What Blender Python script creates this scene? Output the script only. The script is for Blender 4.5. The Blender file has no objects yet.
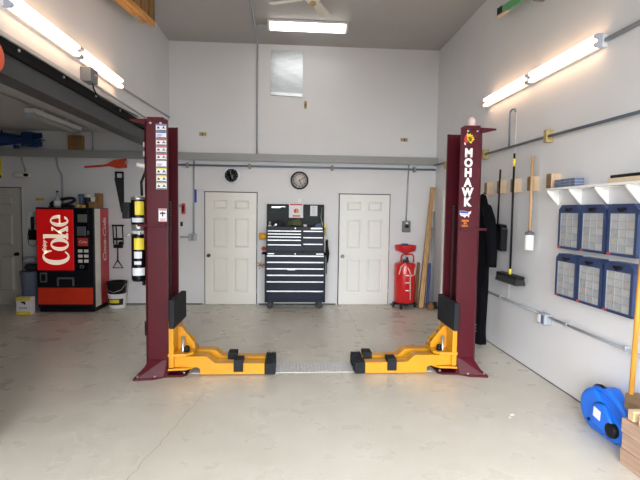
import bpy, bmesh, math, random
from mathutils import Vector, Matrix
random.seed(7)
C = bpy.context.scene.collection
SC = bpy.context.scene
PI = math.pi
V = Vector

# ------------------------------------------------------------------ materials
def lin(c):
    return tuple(((x / 255) / 12.92 if x / 255 <= .04045 else ((x / 255 + .055) / 1.055) ** 2.4) for x in c)

def mat(name, rgb, rough=.5, metal=0., var=.06, scale=6., bump=0., bscale=60., spec=.5, emit=None, es=0., alpha=None, coat=0.):
    m = bpy.data.materials.new(name); m.use_nodes = True
    nt = m.node_tree; b = nt.nodes['Principled BSDF']
    col = lin(rgb)
    b.inputs['Roughness'].default_value = rough
    b.inputs['Metallic'].default_value = metal
    b.inputs['Specular IOR Level'].default_value = spec
    b.inputs['Coat Weight'].default_value = coat
    tc = nt.nodes.new('ShaderNodeTexCoord')
    n = nt.nodes.new('ShaderNodeTexNoise'); n.inputs['Scale'].default_value = scale; n.inputs['Detail'].default_value = 4
    nt.links.new(tc.outputs['Object'], n.inputs['Vector'])
    r = nt.nodes.new('ShaderNodeValToRGB')
    r.color_ramp.elements[0].position = .3; r.color_ramp.elements[1].position = .7
    r.color_ramp.elements[0].color = tuple(x * (1 - var) for x in col) + (1,)
    r.color_ramp.elements[1].color = tuple(min(1, x * (1 + var)) for x in col) + (1,)
    nt.links.new(n.outputs['Fac'], r.inputs['Fac'])
    nt.links.new(r.outputs['Color'], b.inputs['Base Color'])
    if bump:
        n2 = nt.nodes.new('ShaderNodeTexNoise'); n2.inputs['Scale'].default_value = bscale; n2.inputs['Detail'].default_value = 3
        nt.links.new(tc.outputs['Object'], n2.inputs['Vector'])
        bp = nt.nodes.new('ShaderNodeBump'); bp.inputs['Strength'].default_value = bump; bp.inputs['Distance'].default_value = .01
        nt.links.new(n2.outputs['Fac'], bp.inputs['Height']); nt.links.new(bp.outputs['Normal'], b.inputs['Normal'])
    if emit:
        b.inputs['Emission Color'].default_value = lin(emit) + (1,)
        b.inputs['Emission Strength'].default_value = es
    return m

def wood(name, a, bcol, rough=.6, axis=0, scale=9.):
    m = bpy.data.materials.new(name); m.use_nodes = True
    nt = m.node_tree; b = nt.nodes['Principled BSDF']; b.inputs['Roughness'].default_value = rough
    tc = nt.nodes.new('ShaderNodeTexCoord'); mp = nt.nodes.new('ShaderNodeMapping')
    s = [scale * 4] * 3; s[axis] = scale * .35; mp.inputs['Scale'].default_value = s
    n = nt.nodes.new('ShaderNodeTexNoise'); n.inputs['Scale'].default_value = 1.; n.inputs['Detail'].default_value = 5
    r = nt.nodes.new('ShaderNodeValToRGB'); r.color_ramp.elements[0].position = .3; r.color_ramp.elements[1].position = .7
    r.color_ramp.elements[0].color = lin(a) + (1,); r.color_ramp.elements[1].color = lin(bcol) + (1,)
    nt.links.new(tc.outputs['Object'], mp.inputs['Vector']); nt.links.new(mp.outputs['Vector'], n.inputs['Vector'])
    nt.links.new(n.outputs['Fac'], r.inputs['Fac']); nt.links.new(r.outputs['Color'], b.inputs['Base Color'])
    return m

def emission(name, rgb, s):
    m = bpy.data.materials.new(name); m.use_nodes = True
    nt = m.node_tree; nt.nodes.clear()
    o = nt.nodes.new('ShaderNodeOutputMaterial'); e = nt.nodes.new('ShaderNodeEmission')
    e.inputs['Color'].default_value = lin(rgb) + (1,); e.inputs['Strength'].default_value = s
    nt.links.new(e.outputs[0], o.inputs[0]); return m

def floor_mat():
    m = bpy.data.materials.new('painted concrete floor'); m.use_nodes = True
    nt = m.node_tree; b = nt.nodes['Principled BSDF']; L = nt.links.new
    tc = nt.nodes.new('ShaderNodeTexCoord')
    def noise(s, d, rough=.5):
        n = nt.nodes.new('ShaderNodeTexNoise'); n.inputs['Scale'].default_value = s; n.inputs['Detail'].default_value = d
        n.inputs['Roughness'].default_value = rough
        L(tc.outputs['Object'], n.inputs['Vector']); return n
    def ramp(src, p0, c0, p1, c1):
        r = nt.nodes.new('ShaderNodeValToRGB'); e = r.color_ramp.elements
        e[0].position = p0; e[1].position = p1; e[0].color = c0; e[1].color = c1
        L(src, r.inputs['Fac']); return r
    big = ramp(noise(.9, 5, .6).outputs['Fac'], .3, lin((211, 207, 195)) + (1,), .7, lin((224, 220, 209)) + (1,))
    mid = ramp(noise(4.5, 6, .7).outputs['Fac'], .25, (.93, .925, .91, 1), .75, (1, 1, 1, 1))
    fine = ramp(noise(160, 2).outputs['Fac'], .28, (.88, .87, .85, 1), .42, (1, 1, 1, 1))
    m1 = nt.nodes.new('ShaderNodeMix'); m1.data_type = 'RGBA'; m1.blend_type = 'MULTIPLY'; m1.inputs[0].default_value = 1
    m2 = nt.nodes.new('ShaderNodeMix'); m2.data_type = 'RGBA'; m2.blend_type = 'MULTIPLY'; m2.inputs[0].default_value = 1
    L(big.outputs[0], m1.inputs[6]); L(mid.outputs[0], m1.inputs[7]); L(m1.outputs[2], m2.inputs[6]); L(fine.outputs[0], m2.inputs[7])
    L(m2.outputs[2], b.inputs['Base Color'])
    rr = ramp(noise(3, 4).outputs['Fac'], .3, (.24,) * 3 + (1,), .7, (.36,) * 3 + (1,))
    L(rr.outputs[0], b.inputs['Roughness'])
    b.inputs['Specular IOR Level'].default_value = .42
    return m

M = {}
M['floor'] = floor_mat()
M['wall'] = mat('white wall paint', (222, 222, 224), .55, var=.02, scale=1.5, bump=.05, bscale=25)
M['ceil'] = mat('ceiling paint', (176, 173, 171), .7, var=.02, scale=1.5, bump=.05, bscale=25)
M['bayceil'] = mat('side bay ceiling paint', (190, 190, 190), .7, var=.02)
M['dooroff'] = mat('ivory door paint', (232, 230, 222), .4, var=.015)
M['doorwhite'] = mat('white door paint', (234, 234, 230), .4, var=.015)
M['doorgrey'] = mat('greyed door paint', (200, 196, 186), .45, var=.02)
M['gap'] = mat('dark gap', (40, 38, 36), .8)
M['ledge'] = mat('grey painted steel ledge', (150, 152, 150), .45, var=.03)
M['beam'] = mat('dark steel beam', (66, 68, 70), .5, var=.08, spec=.3)
M['beamblack'] = mat('black beam edge', (16, 15, 16), .7, spec=.15)
M['trimgrey'] = mat('pale metal edge trim', (190, 188, 186), .4)
M['galv'] = mat('galvanised conduit', (168, 174, 180), .4, metal=.25, var=.08, scale=20)
M['conduitblue'] = mat('painted blue grey conduit', (120, 134, 150), .4, metal=.2)
M['conduitdark'] = mat('dark blue grey conduit', (84, 94, 106), .4, metal=.2)
M['brassy'] = mat('brassy block', (176, 156, 104), .5, var=.2, scale=30)
M['strap'] = mat('tan strap', (150, 140, 126), .5)
M['maroon'] = mat('maroon lift paint', (78, 16, 28), .35, var=.05, spec=.25)
M['yellow'] = mat('yellow lift paint', (212, 148, 22), .35, var=.05, scale=8, coat=.2)
M['rubber'] = mat('black rubber', (32, 35, 40), .65, var=.1, spec=.2)
M['black'] = mat('black plastic', (20, 21, 24), .5, spec=.25)
M['blackgloss'] = mat('gloss black enamel', (16, 17, 22), .25, spec=.25)
M['steel'] = mat('bright steel', (190, 190, 190), .3, metal=.8)
M['chain'] = mat('greased steel chain', (90, 86, 82), .4, metal=.7)
M['white'] = mat('white', (236, 236, 234), .45, var=.02)
M['shelfwhite'] = mat('white shelf paint', (238, 237, 234), .45, var=.02)
M['paper'] = mat('white paper', (236, 236, 238), .7, var=.01)
M['decalwhite'] = mat('white decal', (228, 230, 236), .5, var=.02)
M['decalblue'] = mat('blue decal ink', (52, 78, 168), .5)
M['decalred'] = mat('red decal ink', (200, 60, 50), .5)
M['decalyellow'] = mat('yellow decal ink', (236, 214, 60), .5)
M['decalblack'] = mat('black decal ink', (32, 32, 36), .5)
M['letterwhite'] = mat('white lettering', (240, 238, 236), .5, var=.01)
M['letterorange'] = mat('orange lettering', (236, 140, 40), .5)
M['navy'] = mat('navy tool chest enamel', (10, 18, 44), .32, var=.05, spec=.16)
M['navydark'] = mat('dark navy enamel', (18, 22, 34), .4, spec=.2)
M['lid'] = mat('dark green grey lid lining', (50, 57, 58), .6, spec=.2)
M['alu'] = mat('aluminium drawer trim', (216, 218, 220), .32, metal=.35, var=.03)
M['red'] = mat('red enamel', (206, 28, 34), .28, var=.05, coat=.3)
M['redpaddle'] = mat('red orange paddle paint', (206, 72, 44), .5)
M['clearhose'] = mat('milky hose', (222, 200, 190), .35)
M['wheel'] = mat('black wheel', (28, 28, 30), .55)
M['vendblack'] = mat('vending machine black', (16, 18, 26), .45, spec=.25)
M['vendred'] = mat('vending machine side red', (196, 60, 66), .45, var=.06)
M['vendwhite'] = mat('vending machine white stripe', (226, 224, 216), .45)
M['vendorange'] = mat('vending machine red kick panel', (214, 54, 24), .4)
M['signred'] = mat('backlit red sign', (200, 12, 16), .4, var=.05, scale=2, emit=(226, 14, 20), es=.2)
M['signwhite'] = mat('backlit cream lettering', (250, 240, 220), .4, emit=(255, 238, 214), es=.36)
M['screen'] = mat('grey plastic window', (112, 118, 112), .3)
M['panelgrey'] = mat('grey panel', (110, 114, 124), .4, metal=.3)
M['glass'] = mat('pale bottle', (176, 184, 186), .15)
M['bluegrey'] = mat('blue grey plastic', (92, 108, 138), .4)
M['binblue'] = mat('grey blue bin', (116, 126, 146), .5)
M['bombblue'] = mat('dark blue casing paint', (30, 62, 112), .45)
M['card'] = mat('brown cardboard', (146, 108, 66), .7)
M['lightblue'] = mat('bright blue plastic', (20, 110, 226), .38, var=.04)
M['caseblue'] = mat('dark blue case plastic', (46, 62, 98), .4, var=.05)
M['caselid'] = mat('smoky clear lid', (150, 154, 158), .18, var=.05)
M['caseA'] = mat('case bin light grey', (172, 174, 174), .25, var=.08, scale=30)
M['caseB'] = mat('case bin mid grey', (160, 163, 167), .25, var=.1, scale=30)
M['caseC'] = mat('case bin warm grey', (168, 165, 160), .25, var=.1, scale=30)
M['cloth'] = mat('black cloth', (14, 15, 20), .9, var=.15, scale=10, spec=.1)
M['clothbag'] = mat('grey cloth', (170, 170, 180), .8)
M['clothdark'] = mat('dark cloth', (36, 36, 44), .85)
M['clothpink'] = mat('pink cloth', (160, 70, 96), .8)
M['olive'] = mat('olive cloth', (84, 88, 56), .85)
M['tooldark'] = mat('dark hand tool', (44, 44, 48), .5, metal=.3)
M['toollight'] = mat('pale tool', (190, 188, 184), .4, metal=.4)
M['foil'] = mat('silver foil insulation', (196, 202, 206), .34, metal=.85, var=.05, scale=30, bump=.35, bscale=55)
M['plate'] = mat('tread plate', (214, 214, 212), .45, metal=.3, var=.12, scale=40)
M['fix'] = mat('white light housing', (226, 226, 226), .4)
M['fixmetal'] = mat('lampholder', (176, 184, 200), .4)
M['tubewarm'] = emission('warm fluorescent tube', (255, 208, 164), 8.)
M['lenscool'] = emission('ceiling light lens', (255, 252, 246), 6.)
M['tubeoff'] = mat('unlit tube', (170, 166, 160), .3)
M['boxgrey'] = mat('grey metal box', (116, 118, 120), .45)
M['pine'] = wood('pine', (196, 150, 92), (226, 188, 128), axis=1)
M['pinez'] = wood('pine upright', (168, 130, 84), (204, 168, 118), axis=2)
M['browne'] = wood('brown wood', (120, 82, 46), (158, 112, 66), axis=2)
M['orangewood'] = wood('orange pine', (206, 140, 66), (232, 170, 90), axis=1)
M['brownside'] = wood('brown boards', (120, 84, 40), (168, 126, 72), axis=2)
M['blockwood'] = wood('block wood', (190, 162, 130), (214, 190, 160), axis=2)
M['timber'] = wood('weathered timber', (148, 118, 100), (192, 162, 142), axis=1, scale=6)
M['timberdark_shade'] = wood('dark timber and block shade', (108, 86, 62), (146, 120, 90), axis=1, scale=6)
M['timberlight'] = wood('light timber', (196, 166, 128), (222, 196, 160), axis=0, scale=6)
M['stick'] = wood('yellow wood', (176, 122, 38), (204, 150, 56), axis=2)
M['handlewood'] = wood('tan handle', (176, 136, 96), (204, 168, 128), axis=2)
M['green'] = mat('green fibreglass', (96, 176, 116), .4)
M['beige'] = mat('beige', (214, 196, 166), .6)
M['skinred'] = mat('crest red', (196, 40, 40), .5)
M['crestyellow'] = mat('crest yellow', (240, 206, 40), .5)
M['rust'] = mat('dull red paint', (168, 112, 92), .6)
M['dial'] = mat('greyed clock dial', (206, 198, 192), .5)
M['orange'] = mat('orange plastic', (232, 92, 48), .45)
M['bristle'] = mat('dark bristles', (44, 42, 44), .9, bump=.6, bscale=120)
M['tapeyellow'] = mat('yellow tape', (232, 170, 40), .5)
M['cream'] = mat('cream fan', (226, 222, 210), .45)
M['crack'] = mat('crack', (158, 153, 142), .8)
M['concrete'] = mat('outdoor asphalt', (96, 95, 94), .8, var=.08)
M['bluetarp'] = mat('blue plastic strip', (40, 66, 120), .5)
M['whitecan'] = mat('off white can', (226, 206, 200), .5)

# ------------------------------------------------------------------ geometry helpers
class MB:
    def __init__(s): s.bm = bmesh.new(); s.mi = 0
    def _faces(s, fs, smooth=False):
        for f in fs:
            f.material_index = s.mi; f.smooth = smooth
    def box(s, x0, x1, y0, y1, z0, z1, bev=0., Mx=None):
        x0, x1 = min(x0, x1), max(x0, x1); y0, y1 = min(y0, y1), max(y0, y1); z0, z1 = min(z0, z1), max(z0, z1)
        if bev <= 0:
            vs = [s.bm.verts.new((x, y, z)) for x in (x0, x1) for y in (y0, y1) for z in (z0, z1)]
            idx = [(0, 1, 3, 2), (4, 6, 7, 5), (0, 4, 5, 1), (2, 3, 7, 6), (0, 2, 6, 4), (1, 5, 7, 3)]
            fs = [s.bm.faces.new([vs[i] for i in q]) for q in idx]; s._faces(fs)
        else:
            t = bmesh.new(); r = bmesh.ops.create_cube(t, size=1)
            for v in t.verts:
                v.co = V(((x0 + x1) / 2 + v.co.x * (x1 - x0), (y0 + y1) / 2 + v.co.y * (y1 - y0), (z0 + z1) / 2 + v.co.z * (z1 - z0)))
            b = min(bev, .49 * min(x1 - x0, y1 - y0, z1 - z0))
            bmesh.ops.bevel(t, geom=list(t.edges), offset=b, segments=2, affect='EDGES', profile=.5)
            vs = s.merge(t)
        if Mx is not None:
            for v in vs: v.co = Mx @ v.co
        return s
    def merge(s, t, Mx=None, smooth=None):
        mp = {}
        for v in t.verts: mp[v] = s.bm.verts.new(Mx @ v.co if Mx is not None else v.co)
        for f in t.faces:
            try: g = s.bm.faces.new([mp[v] for v in f.verts])
            except ValueError: continue
            g.material_index = s.mi; g.smooth = f.smooth if smooth is None else smooth
        t.free(); return list(mp.values())
    def rings(s, rings, caps=True, smooth=True, closed=True):
        R = [[s.bm.verts.new(p) for p in r] for r in rings]; n = len(R[0]); fs = []
        for a, b in zip(R, R[1:]):
            for i in range(n if closed else n - 1):
                j = (i + 1) % n; fs.append(s.bm.faces.new((a[i], a[j], b[j], b[i])))
        s._faces(fs, smooth)
        if caps and closed:
            s._faces([s.bm.faces.new(R[0][::-1]), s.bm.faces.new(R[-1])])
        return s
    def frame(s, d):
        d = V(d).normalized(); u = d.cross(V((0, 0, 1)))
        if u.length < 1e-3: u = V((1, 0, 0))
        u.normalize(); return d, u, d.cross(u)
    def cyl(s, a, b, r, r2=None, n=16, smooth=True):
        a, b = V(a), V(b); d, u, w = s.frame(b - a); r2 = r if r2 is None else r2
        s.rings([[c + u * q * math.cos(2 * PI * i / n) + w * q * math.sin(2 * PI * i / n) for i in range(n)] for c, q in ((a, r), (b, r2))], smooth=smooth)
        return s
    def tube(s, pts, r, n=8):
        pts = [V(p) for p in pts]; rs = []; u = None
        for i, p in enumerate(pts):
            d = (pts[min(i + 1, len(pts) - 1)] - pts[max(i - 1, 0)]).normalized()
            if u is None: _, u, _ = s.frame(d)
            u = (u - d * u.dot(d)).normalized(); w = d.cross(u)
            rr = r[i] if isinstance(r, (list, tuple)) else r
            rs.append([p + u * rr * math.cos(2 * PI * k / n) + w * rr * math.sin(2 * PI * k / n) for k in range(n)])
        return s.rings(rs)
    def lathe(s, o, axis, prof, n=24, smooth=True):
        o = V(o); d, u, w = s.frame(axis)
        return s.rings([[o + d * h + u * r * math.cos(2 * PI * i / n) + w * r * math.sin(2 * PI * i / n) for i in range(n)] for h, r in prof], smooth=smooth)
    def prism(s, poly, f, a, b):
        """poly of (p,q); f(p,q,t)->point; extruded t from a to b"""
        A = [s.bm.verts.new(f(p, q, a)) for p, q in poly]; B = [s.bm.verts.new(f(p, q, b)) for p, q in poly]
        n = len(A); fs = [s.bm.faces.new(A[::-1]), s.bm.faces.new(B)]
        for i in range(n): fs.append(s.bm.faces.new((A[i], A[(i + 1) % n], B[(i + 1) % n], B[i])))
        s._faces(fs); return s
    def pxz(s, poly, y0, y1): return s.prism(poly, lambda p, q, t: V((p, t, q)), y0, y1)
    def pxy(s, poly, z0, z1): return s.prism(poly, lambda p, q, t: V((p, q, t)), z0, z1)
    def pyz(s, poly, x0, x1): return s.prism(poly, lambda p, q, t: V((t, p, q)), x0, x1)
    def strip(s, outer, inner, f, a, b):
        """band between two open polylines, extruded"""
        for i in range(len(outer) - 1):
            s.prism([outer[i], outer[i + 1], inner[i + 1], inner[i]], f, a, b)
        return s
    def ball(s, c, r, sc=(1, 1, 1), n=16):
        t = bmesh.new(); bmesh.ops.create_uvsphere(t, u_segments=n, v_segments=n // 2 + 2, radius=r)
        for f in t.faces: f.smooth = True
        c = V(c)
        for v in t.verts: v.co = V((c.x + v.co.x * sc[0], c.y + v.co.y * sc[1], c.z + v.co.z * sc[2]))
        s.merge(t); return s
    def text(s, body, size, Mx, offset=0., shear=0., depth=.001, align='CENTER', space=1.):
        cu = bpy.data.curves.new('tmp', 'FONT'); cu.body = body; cu.size = size; cu.offset = offset; cu.shear = shear
        cu.extrude = depth; cu.align_x = align; cu.align_y = 'CENTER'; cu.space_character = space; cu.resolution_u = 3
        ob = bpy.data.objects.new('tmp', cu); C.objects.link(ob)
        dg = bpy.context.evaluated_depsgraph_get()
        me = bpy.data.meshes.new_from_object(ob.evaluated_get(dg))
        t = bmesh.new(); t.from_mesh(me); s.merge(t, Mx, False)
        bpy.data.objects.remove(ob); bpy.data.curves.remove(cu); bpy.data.meshes.remove(me); return s
    def build(s, name, mats, parent=None, label=None):
        if not isinstance(mats, (list, tuple)): mats = [mats]
        bmesh.ops.recalc_face_normals(s.bm, faces=list(s.bm.faces))
        if parent is not None:
            off = W[parent.name]
            for v in s.bm.verts: v.co -= off
        me = bpy.data.meshes.new(name); s.bm.to_mesh(me); s.bm.free()
        for m in mats: me.materials.append(m)
        o = bpy.data.objects.new(name, me); C.objects.link(o)
        if parent is not None:
            o.parent = parent; W[o.name] = W[parent.name].copy()
        else:
            W[o.name] = V((0, 0, 0))
        if label: o['label'] = label
        return o
W = {}
def thing(name, label, cat, loc=(0, 0, 0), group=None):
    o = bpy.data.objects.new(name, None); C.objects.link(o); o.location = loc; o.empty_display_size = .05
    W[o.name] = V(loc); o['label'] = label; o['category'] = cat
    if group: o['group'] = group
    return o
def single(mb, name, mats, label, cat, group=None):
    """a thing that is one mesh: origin at the middle of its base"""
    bm = mb.bm; xs = [v.co.x for v in bm.verts]; ys = [v.co.y for v in bm.verts]; zs = [v.co.z for v in bm.verts]
    c = V(((min(xs) + max(xs)) / 2, (min(ys) + max(ys)) / 2, min(zs)))
    for v in bm.verts: v.co -= c
    o = mb.build(name, mats); o.location = c; W[o.name] = c
    o['label'] = label; o['category'] = cat
    if group: o['group'] = group
    return o
def struct(name, mb, mats, parent=None):
    o = mb.build(name, mats, parent)
    if parent is None: o['kind'] = 'structure'
    return o
def dup(root, loc, label, rotz=0., group=None):
    r = root.copy(); C.objects.link(r); r.location = loc; r.rotation_euler = (0, 0, rotz); r['label'] = label
    W[r.name] = V(loc)
    if group: r['group'] = group
    for ch in list(root.children):
        c = ch.copy(); C.objects.link(c); c.parent = r
        for g in list(ch.children):
            d = g.copy(); C.objects.link(d); d.parent = c
    return r
def bx(*a, **k): return MB().box(*a, **k)
def cy(*a, **k): return MB().cyl(*a, **k)

# ------------------------------------------------------------------ the setting
D, XR, XL, H = 8.45, 2.689, -2.147, 4.67
YF, XB, HB = -1.3, -6.6, 3.06
struct('floor', MB().box(XB, XR + .2, YF, D + .2, -.1, 0), M['floor'])
struct('wall_back', MB().box(XB, XR + .2, D, D + .2, 0, H), M['wall'])
struct('wall_right', MB().box(XR, XR + .2, YF, D, 0, H), M['wall'])
struct('wall_left', MB().box(XL - .2, XL, YF, D, 3.0, H).box(XL - .2, XL, YF, 3.4, 0, 2.72), M['wall'])  # lower box: unseen wall stretch added to keep daylight out of the side bay
struct('wall_side_bay', MB().box(XB - .2, XB, YF, D, 0, HB), M['wall'])
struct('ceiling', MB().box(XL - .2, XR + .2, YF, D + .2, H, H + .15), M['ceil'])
struct('ceiling_side_bay', MB().box(XB - .2, XL - .2, YF, D, HB, HB + .15), M['bayceil'])
OX0, OX1, OZ = -2.05, 2.6, 3.35          # the open garage door behind the camera
m = MB(); m.box(XB, OX0, YF - .2, YF, 0, HB + .1); m.box(XL, OX0, YF - .2, YF, HB, H); m.box(OX1, XR + .2, YF - .2, YF, 0, H); m.box(OX0, OX1, YF - .2, YF, OZ, H)
struct('wall_front', m, M['wall'])
struct('ground_outside', MB().box(-25, 25, -30, YF, -.12, -.02), M['concrete'])  # unseen ground added for daylight bounce, kept dark to dim the upper walls
m = MB(); m.box(-5.06 + 1.42 * 0, -4.70, D - .004, D, .0, .009)
m = MB()
for a, b in ((-4.66, -1.55), (-.56, .885), (1.86, XR)): m.box(a, b, D - .006, D, 0, .018)
struct('baseboard_back', m, M['gap'])
struct('baseboard_right', MB().box(XR - .006, XR, YF, 6.9, 0, .007), M['gap'])

def six_panel_door(name, x0, x1, zt, m, knob_side, knob_mat):
    y = D
    d = MB(); f = .03                                  # slab with six moulded panels
    w = x1 - x0; sl = w * .135; ml = w * .115; pw = (w - 2 * sl - ml) / 2
    rows = [(.225 / 2.03, .86 / 2.03), (1.03 / 2.03, 1.585 / 2.03), (1.725 / 2.03, 1.905 / 2.03)]
    d.box(x0, x1, y - .012, y - .002, .012, zt)
    # rails and stiles stand proud, panels are raised in the wells
    yf, yw = y - .036, y - .012
    d.box(x0, x0 + sl, yf, yw, .012, zt); d.box(x1 - sl, x1, yf, yw, .012, zt); d.box(x0 + sl + pw, x0 + sl + pw + ml, yf, yw, .012, zt)
    edges = [.012] + [q * zt for r in rows for q in r] + [zt]
    for k in range(0, 8, 2):
        for c in range(2):
            xa = x0 + sl + c * (pw + ml); d.box(xa, xa + pw, yf, yw, edges[k], edges[k + 1])
    for r in rows:
        for c in range(2):
            xa = x0 + sl + c * (pw + ml) ; xb = xa + pw; za, zb = r[0] * zt, r[1] * zt
            A = [(xa + .012, yw, za + .012), (xb - .012, yw, za + .012), (xb - .012, yw, zb - .012), (xa + .012, yw, zb - .012)]
            g = .034
            B = [(xa + .012 + g, yf + .004, za + .012 + g), (xb - .012 - g, yf + .004, za + .012 + g), (xb - .012 - g, yf + .004, zb - .012 - g), (xa + .012 + g, yf + .004, zb - .012 - g)]
            d.rings([A, B], smooth=False)
    o = struct(name, d, m)
    g = MB(); g.box(x0 - .018, x0 - .002, y - .012, y, 0, zt + .018); g.box(x1 + .002, x1 + .016, y - .012, y, 0, zt + .018); g.box(x0 - .018, x1 + .016, y - .012, y, zt + .004, zt + .018)
    g.build('frame_gap', M['gap'], o)
    fr = MB(); fr.box(x0 - .045, x0 - .018, y - .02, y, 0, zt + .035); fr.box(x1 + .016, x1 + .04, y - .02, y, 0, zt + .035); fr.box(x0 - .045, x1 + .04, y - .02, y, zt + .018, zt + .04)
    fr.build('door_frame', M['wall'], o)
    kx = x0 + .065 if knob_side < 0 else x1 - .065
    MB().lathe((kx, yf, .9), (0, -1, 0), [(0, .032), (.008, .032), (.012, .012), (.035, .012), (.045, .026), (.06, .029), (.07, .018), (.072, .001)], 16).build('door_knob', knob_mat, o)
    hx = x1 + .005 if knob_side < 0 else x0 - .005
    for z in (.25, 1.05, 1.8):
        MB().cyl((hx, yf - .004, z - .045), (hx, yf - .004, z + .045), .008, n=8).build('hinge', M['steel'], o)
    return o
six_panel_door('door_1', -1.515, -.60, 2.035, M['dooroff'], -1, M['chain'])
six_panel_door('door_2', .91, 1.83, 2.035, M['doorwhite'], -1, M['steel'])
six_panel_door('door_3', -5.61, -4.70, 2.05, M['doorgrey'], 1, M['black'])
# door on the right wall, mostly behind the lift post
m = MB(); m.box(XR - .02, XR, 6.98, 7.86, .012, 2.03)
o = struct('door_4', m, M['doorwhite'])
m = MB(); m.box(XR - .035, XR, 7.87, 7.95, 0, 2.11); m.box(XR - .035, XR, 6.89, 6.97, 0, 2.11); m.box(XR - .035, XR, 6.97, 7.87, 2.04, 2.11)
m.build('door_frame', M['doorwhite'], o)
MB().lathe((XR - .02, 7.05, .92), (-1, 0, 0), [(0, .03), (.01, .03), (.02, .012), (.04, .026), (.06, .026), (.065, .002)], 12).build('door_knob', M['steel'], o)

# steel beam over the opening to the side bay
m = MB(); m.box(XL - .03, XL - .015, YF, D, 2.745, 2.985); m.box(XL - .19, XL + .0, YF, D, 2.72, 2.745); m.box(XL - .19, XL - .01, YF, D, 2.97, 3.0)
m.mi = 1; m.box(XL - .015, XL + .02, YF, D, 2.885, 2.975)  # black band along the upper face of the beam
m.mi = 2; m.box(XL - .01, XL + .035, YF, D, 2.978, 3.012)
o = struct('trim_1', m, [M['beam'], M['beamblack'], M['trimgrey']])
for k in range(9):
    cy((XL + .02, 2.4 + k * .72, 2.945), (XL + .03, 2.4 + k * .72, 2.945), .012, n=8).build('bolt', M['steel'], o)
# steel channel along the back wall
m = MB(); m.box(XB, XR, D - .11, D, 2.70, 2.725); m.box(XB, XR, D - .115, D - .1, 2.60, 2.725); m.box(XB, XR, D - .12, D - .09, 2.595, 2.612)
struct('trim_2', m, M['ledge'])
# hairline cracks and the saw cut in the concrete
def crack(name, pts, w):
    m = MB(); L = []
    for i, (x, y) in enumerate(pts):
        a = V(pts[max(0, i - 1)] + (0,)); b = V(pts[min(len(pts) - 1, i + 1)] + (0,)); d = (b - a).normalized(); n = V((-d.y, d.x, 0))
        L.append([V((x, y, .0006)) + n * w, V((x, y, .0006)) - n * w])
    for (a, b), (c, d) in zip(L, L[1:]):
        vs = [m.bm.verts.new(p) for p in (a, b, d, c)]; m.bm.faces.new(vs)
    struct(name, m, M['crack'])
def wob(a, b, n, s):
    random.seed(int(a[0] * 100) + n)
    return [(a[0] + (b[0] - a[0]) * t / n + random.uniform(-s, s), a[1] + (b[1] - a[1]) * t / n) for t in range(n + 1)]
crack('trim_3', wob((-.78, 4.35), (-1.02, 2.9), 22, .012), .0022)
crack('trim_4', wob((1.03, 8.4), (1.0, 6.2), 24, .006), .0025)
crack('trim_5', wob((1.0, 6.2), (1.12, 5.3), 10, .008), .0025)

# ------------------------------------------------------------------ camera, world, lights
cam = bpy.data.cameras.new('camera'); co = bpy.data.objects.new('camera', cam); C.objects.link(co)
cam.sensor_width = 36; cam.lens = 462 / 640 * 36; cam.clip_start = .05
yaw, pitch, roll = .066, .0626, .014
fwd = V((math.sin(yaw), math.cos(yaw), 0)); right = V((math.cos(yaw), -math.sin(yaw), 0)); up = V((0, 0, 1))
f2 = fwd * math.cos(pitch) - up * math.sin(pitch); u2 = up * math.cos(pitch) + fwd * math.sin(pitch)
r2 = right * math.cos(roll) + u2 * math.sin(roll); u3 = u2 * math.cos(roll) - right * math.sin(roll)
mx = Matrix((r2, u3, -f2)).transposed().to_4x4(); mx.translation = V((0, 0, 1.727)); co.matrix_world = mx
SC.camera = co
w = bpy.data.worlds.new('sky'); SC.world = w; w.use_nodes = True
nt = w.node_tree; bg = nt.nodes['Background']; bg.inputs['Color'].default_value = (.94, .97, 1.0, 1)
tc = nt.nodes.new('ShaderNodeTexCoord')                  # hazy sky, brightest towards the sun side (left, behind the camera)
vm = nt.nodes.new('ShaderNodeVectorMath'); vm.operation = 'DOT_PRODUCT'; vm.inputs[1].default_value = (-.80, -.50, .33)
mr = nt.nodes.new('ShaderNodeMapRange'); mr.inputs['From Min'].default_value = .0; mr.inputs['From Max'].default_value = 1.; mr.inputs['To Min'].default_value = 4.; mr.inputs['To Max'].default_value = 17.
nt.links.new(tc.outputs['Generated'], vm.inputs[0]); nt.links.new(vm.outputs['Value'], mr.inputs['Value']); nt.links.new(mr.outputs['Result'], bg.inputs['Strength'])
pl = bpy.data.lights.new('daylight_portal', 'AREA'); pl.shape = 'RECTANGLE'; pl.size = OX1 - OX0; pl.size_y = OZ; pl.cycles.is_portal = True
po = bpy.data.objects.new('daylight_portal', pl); C.objects.link(po); po.location = ((OX0 + OX1) / 2, YF - .1, OZ / 2); po.rotation_euler = (PI / 2, 0, 0)
SC.view_settings.view_transform = 'Standard'; SC.view_settings.look = 'None'; SC.view_settings.gamma = 1; SC.view_settings.use_curve_mapping = False
SC.view_settings.exposure = 0.33
SC.cycles.diffuse_bounces = 6; SC.cycles.max_bounces = 10; SC.cycles.caustics_reflective = False

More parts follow.
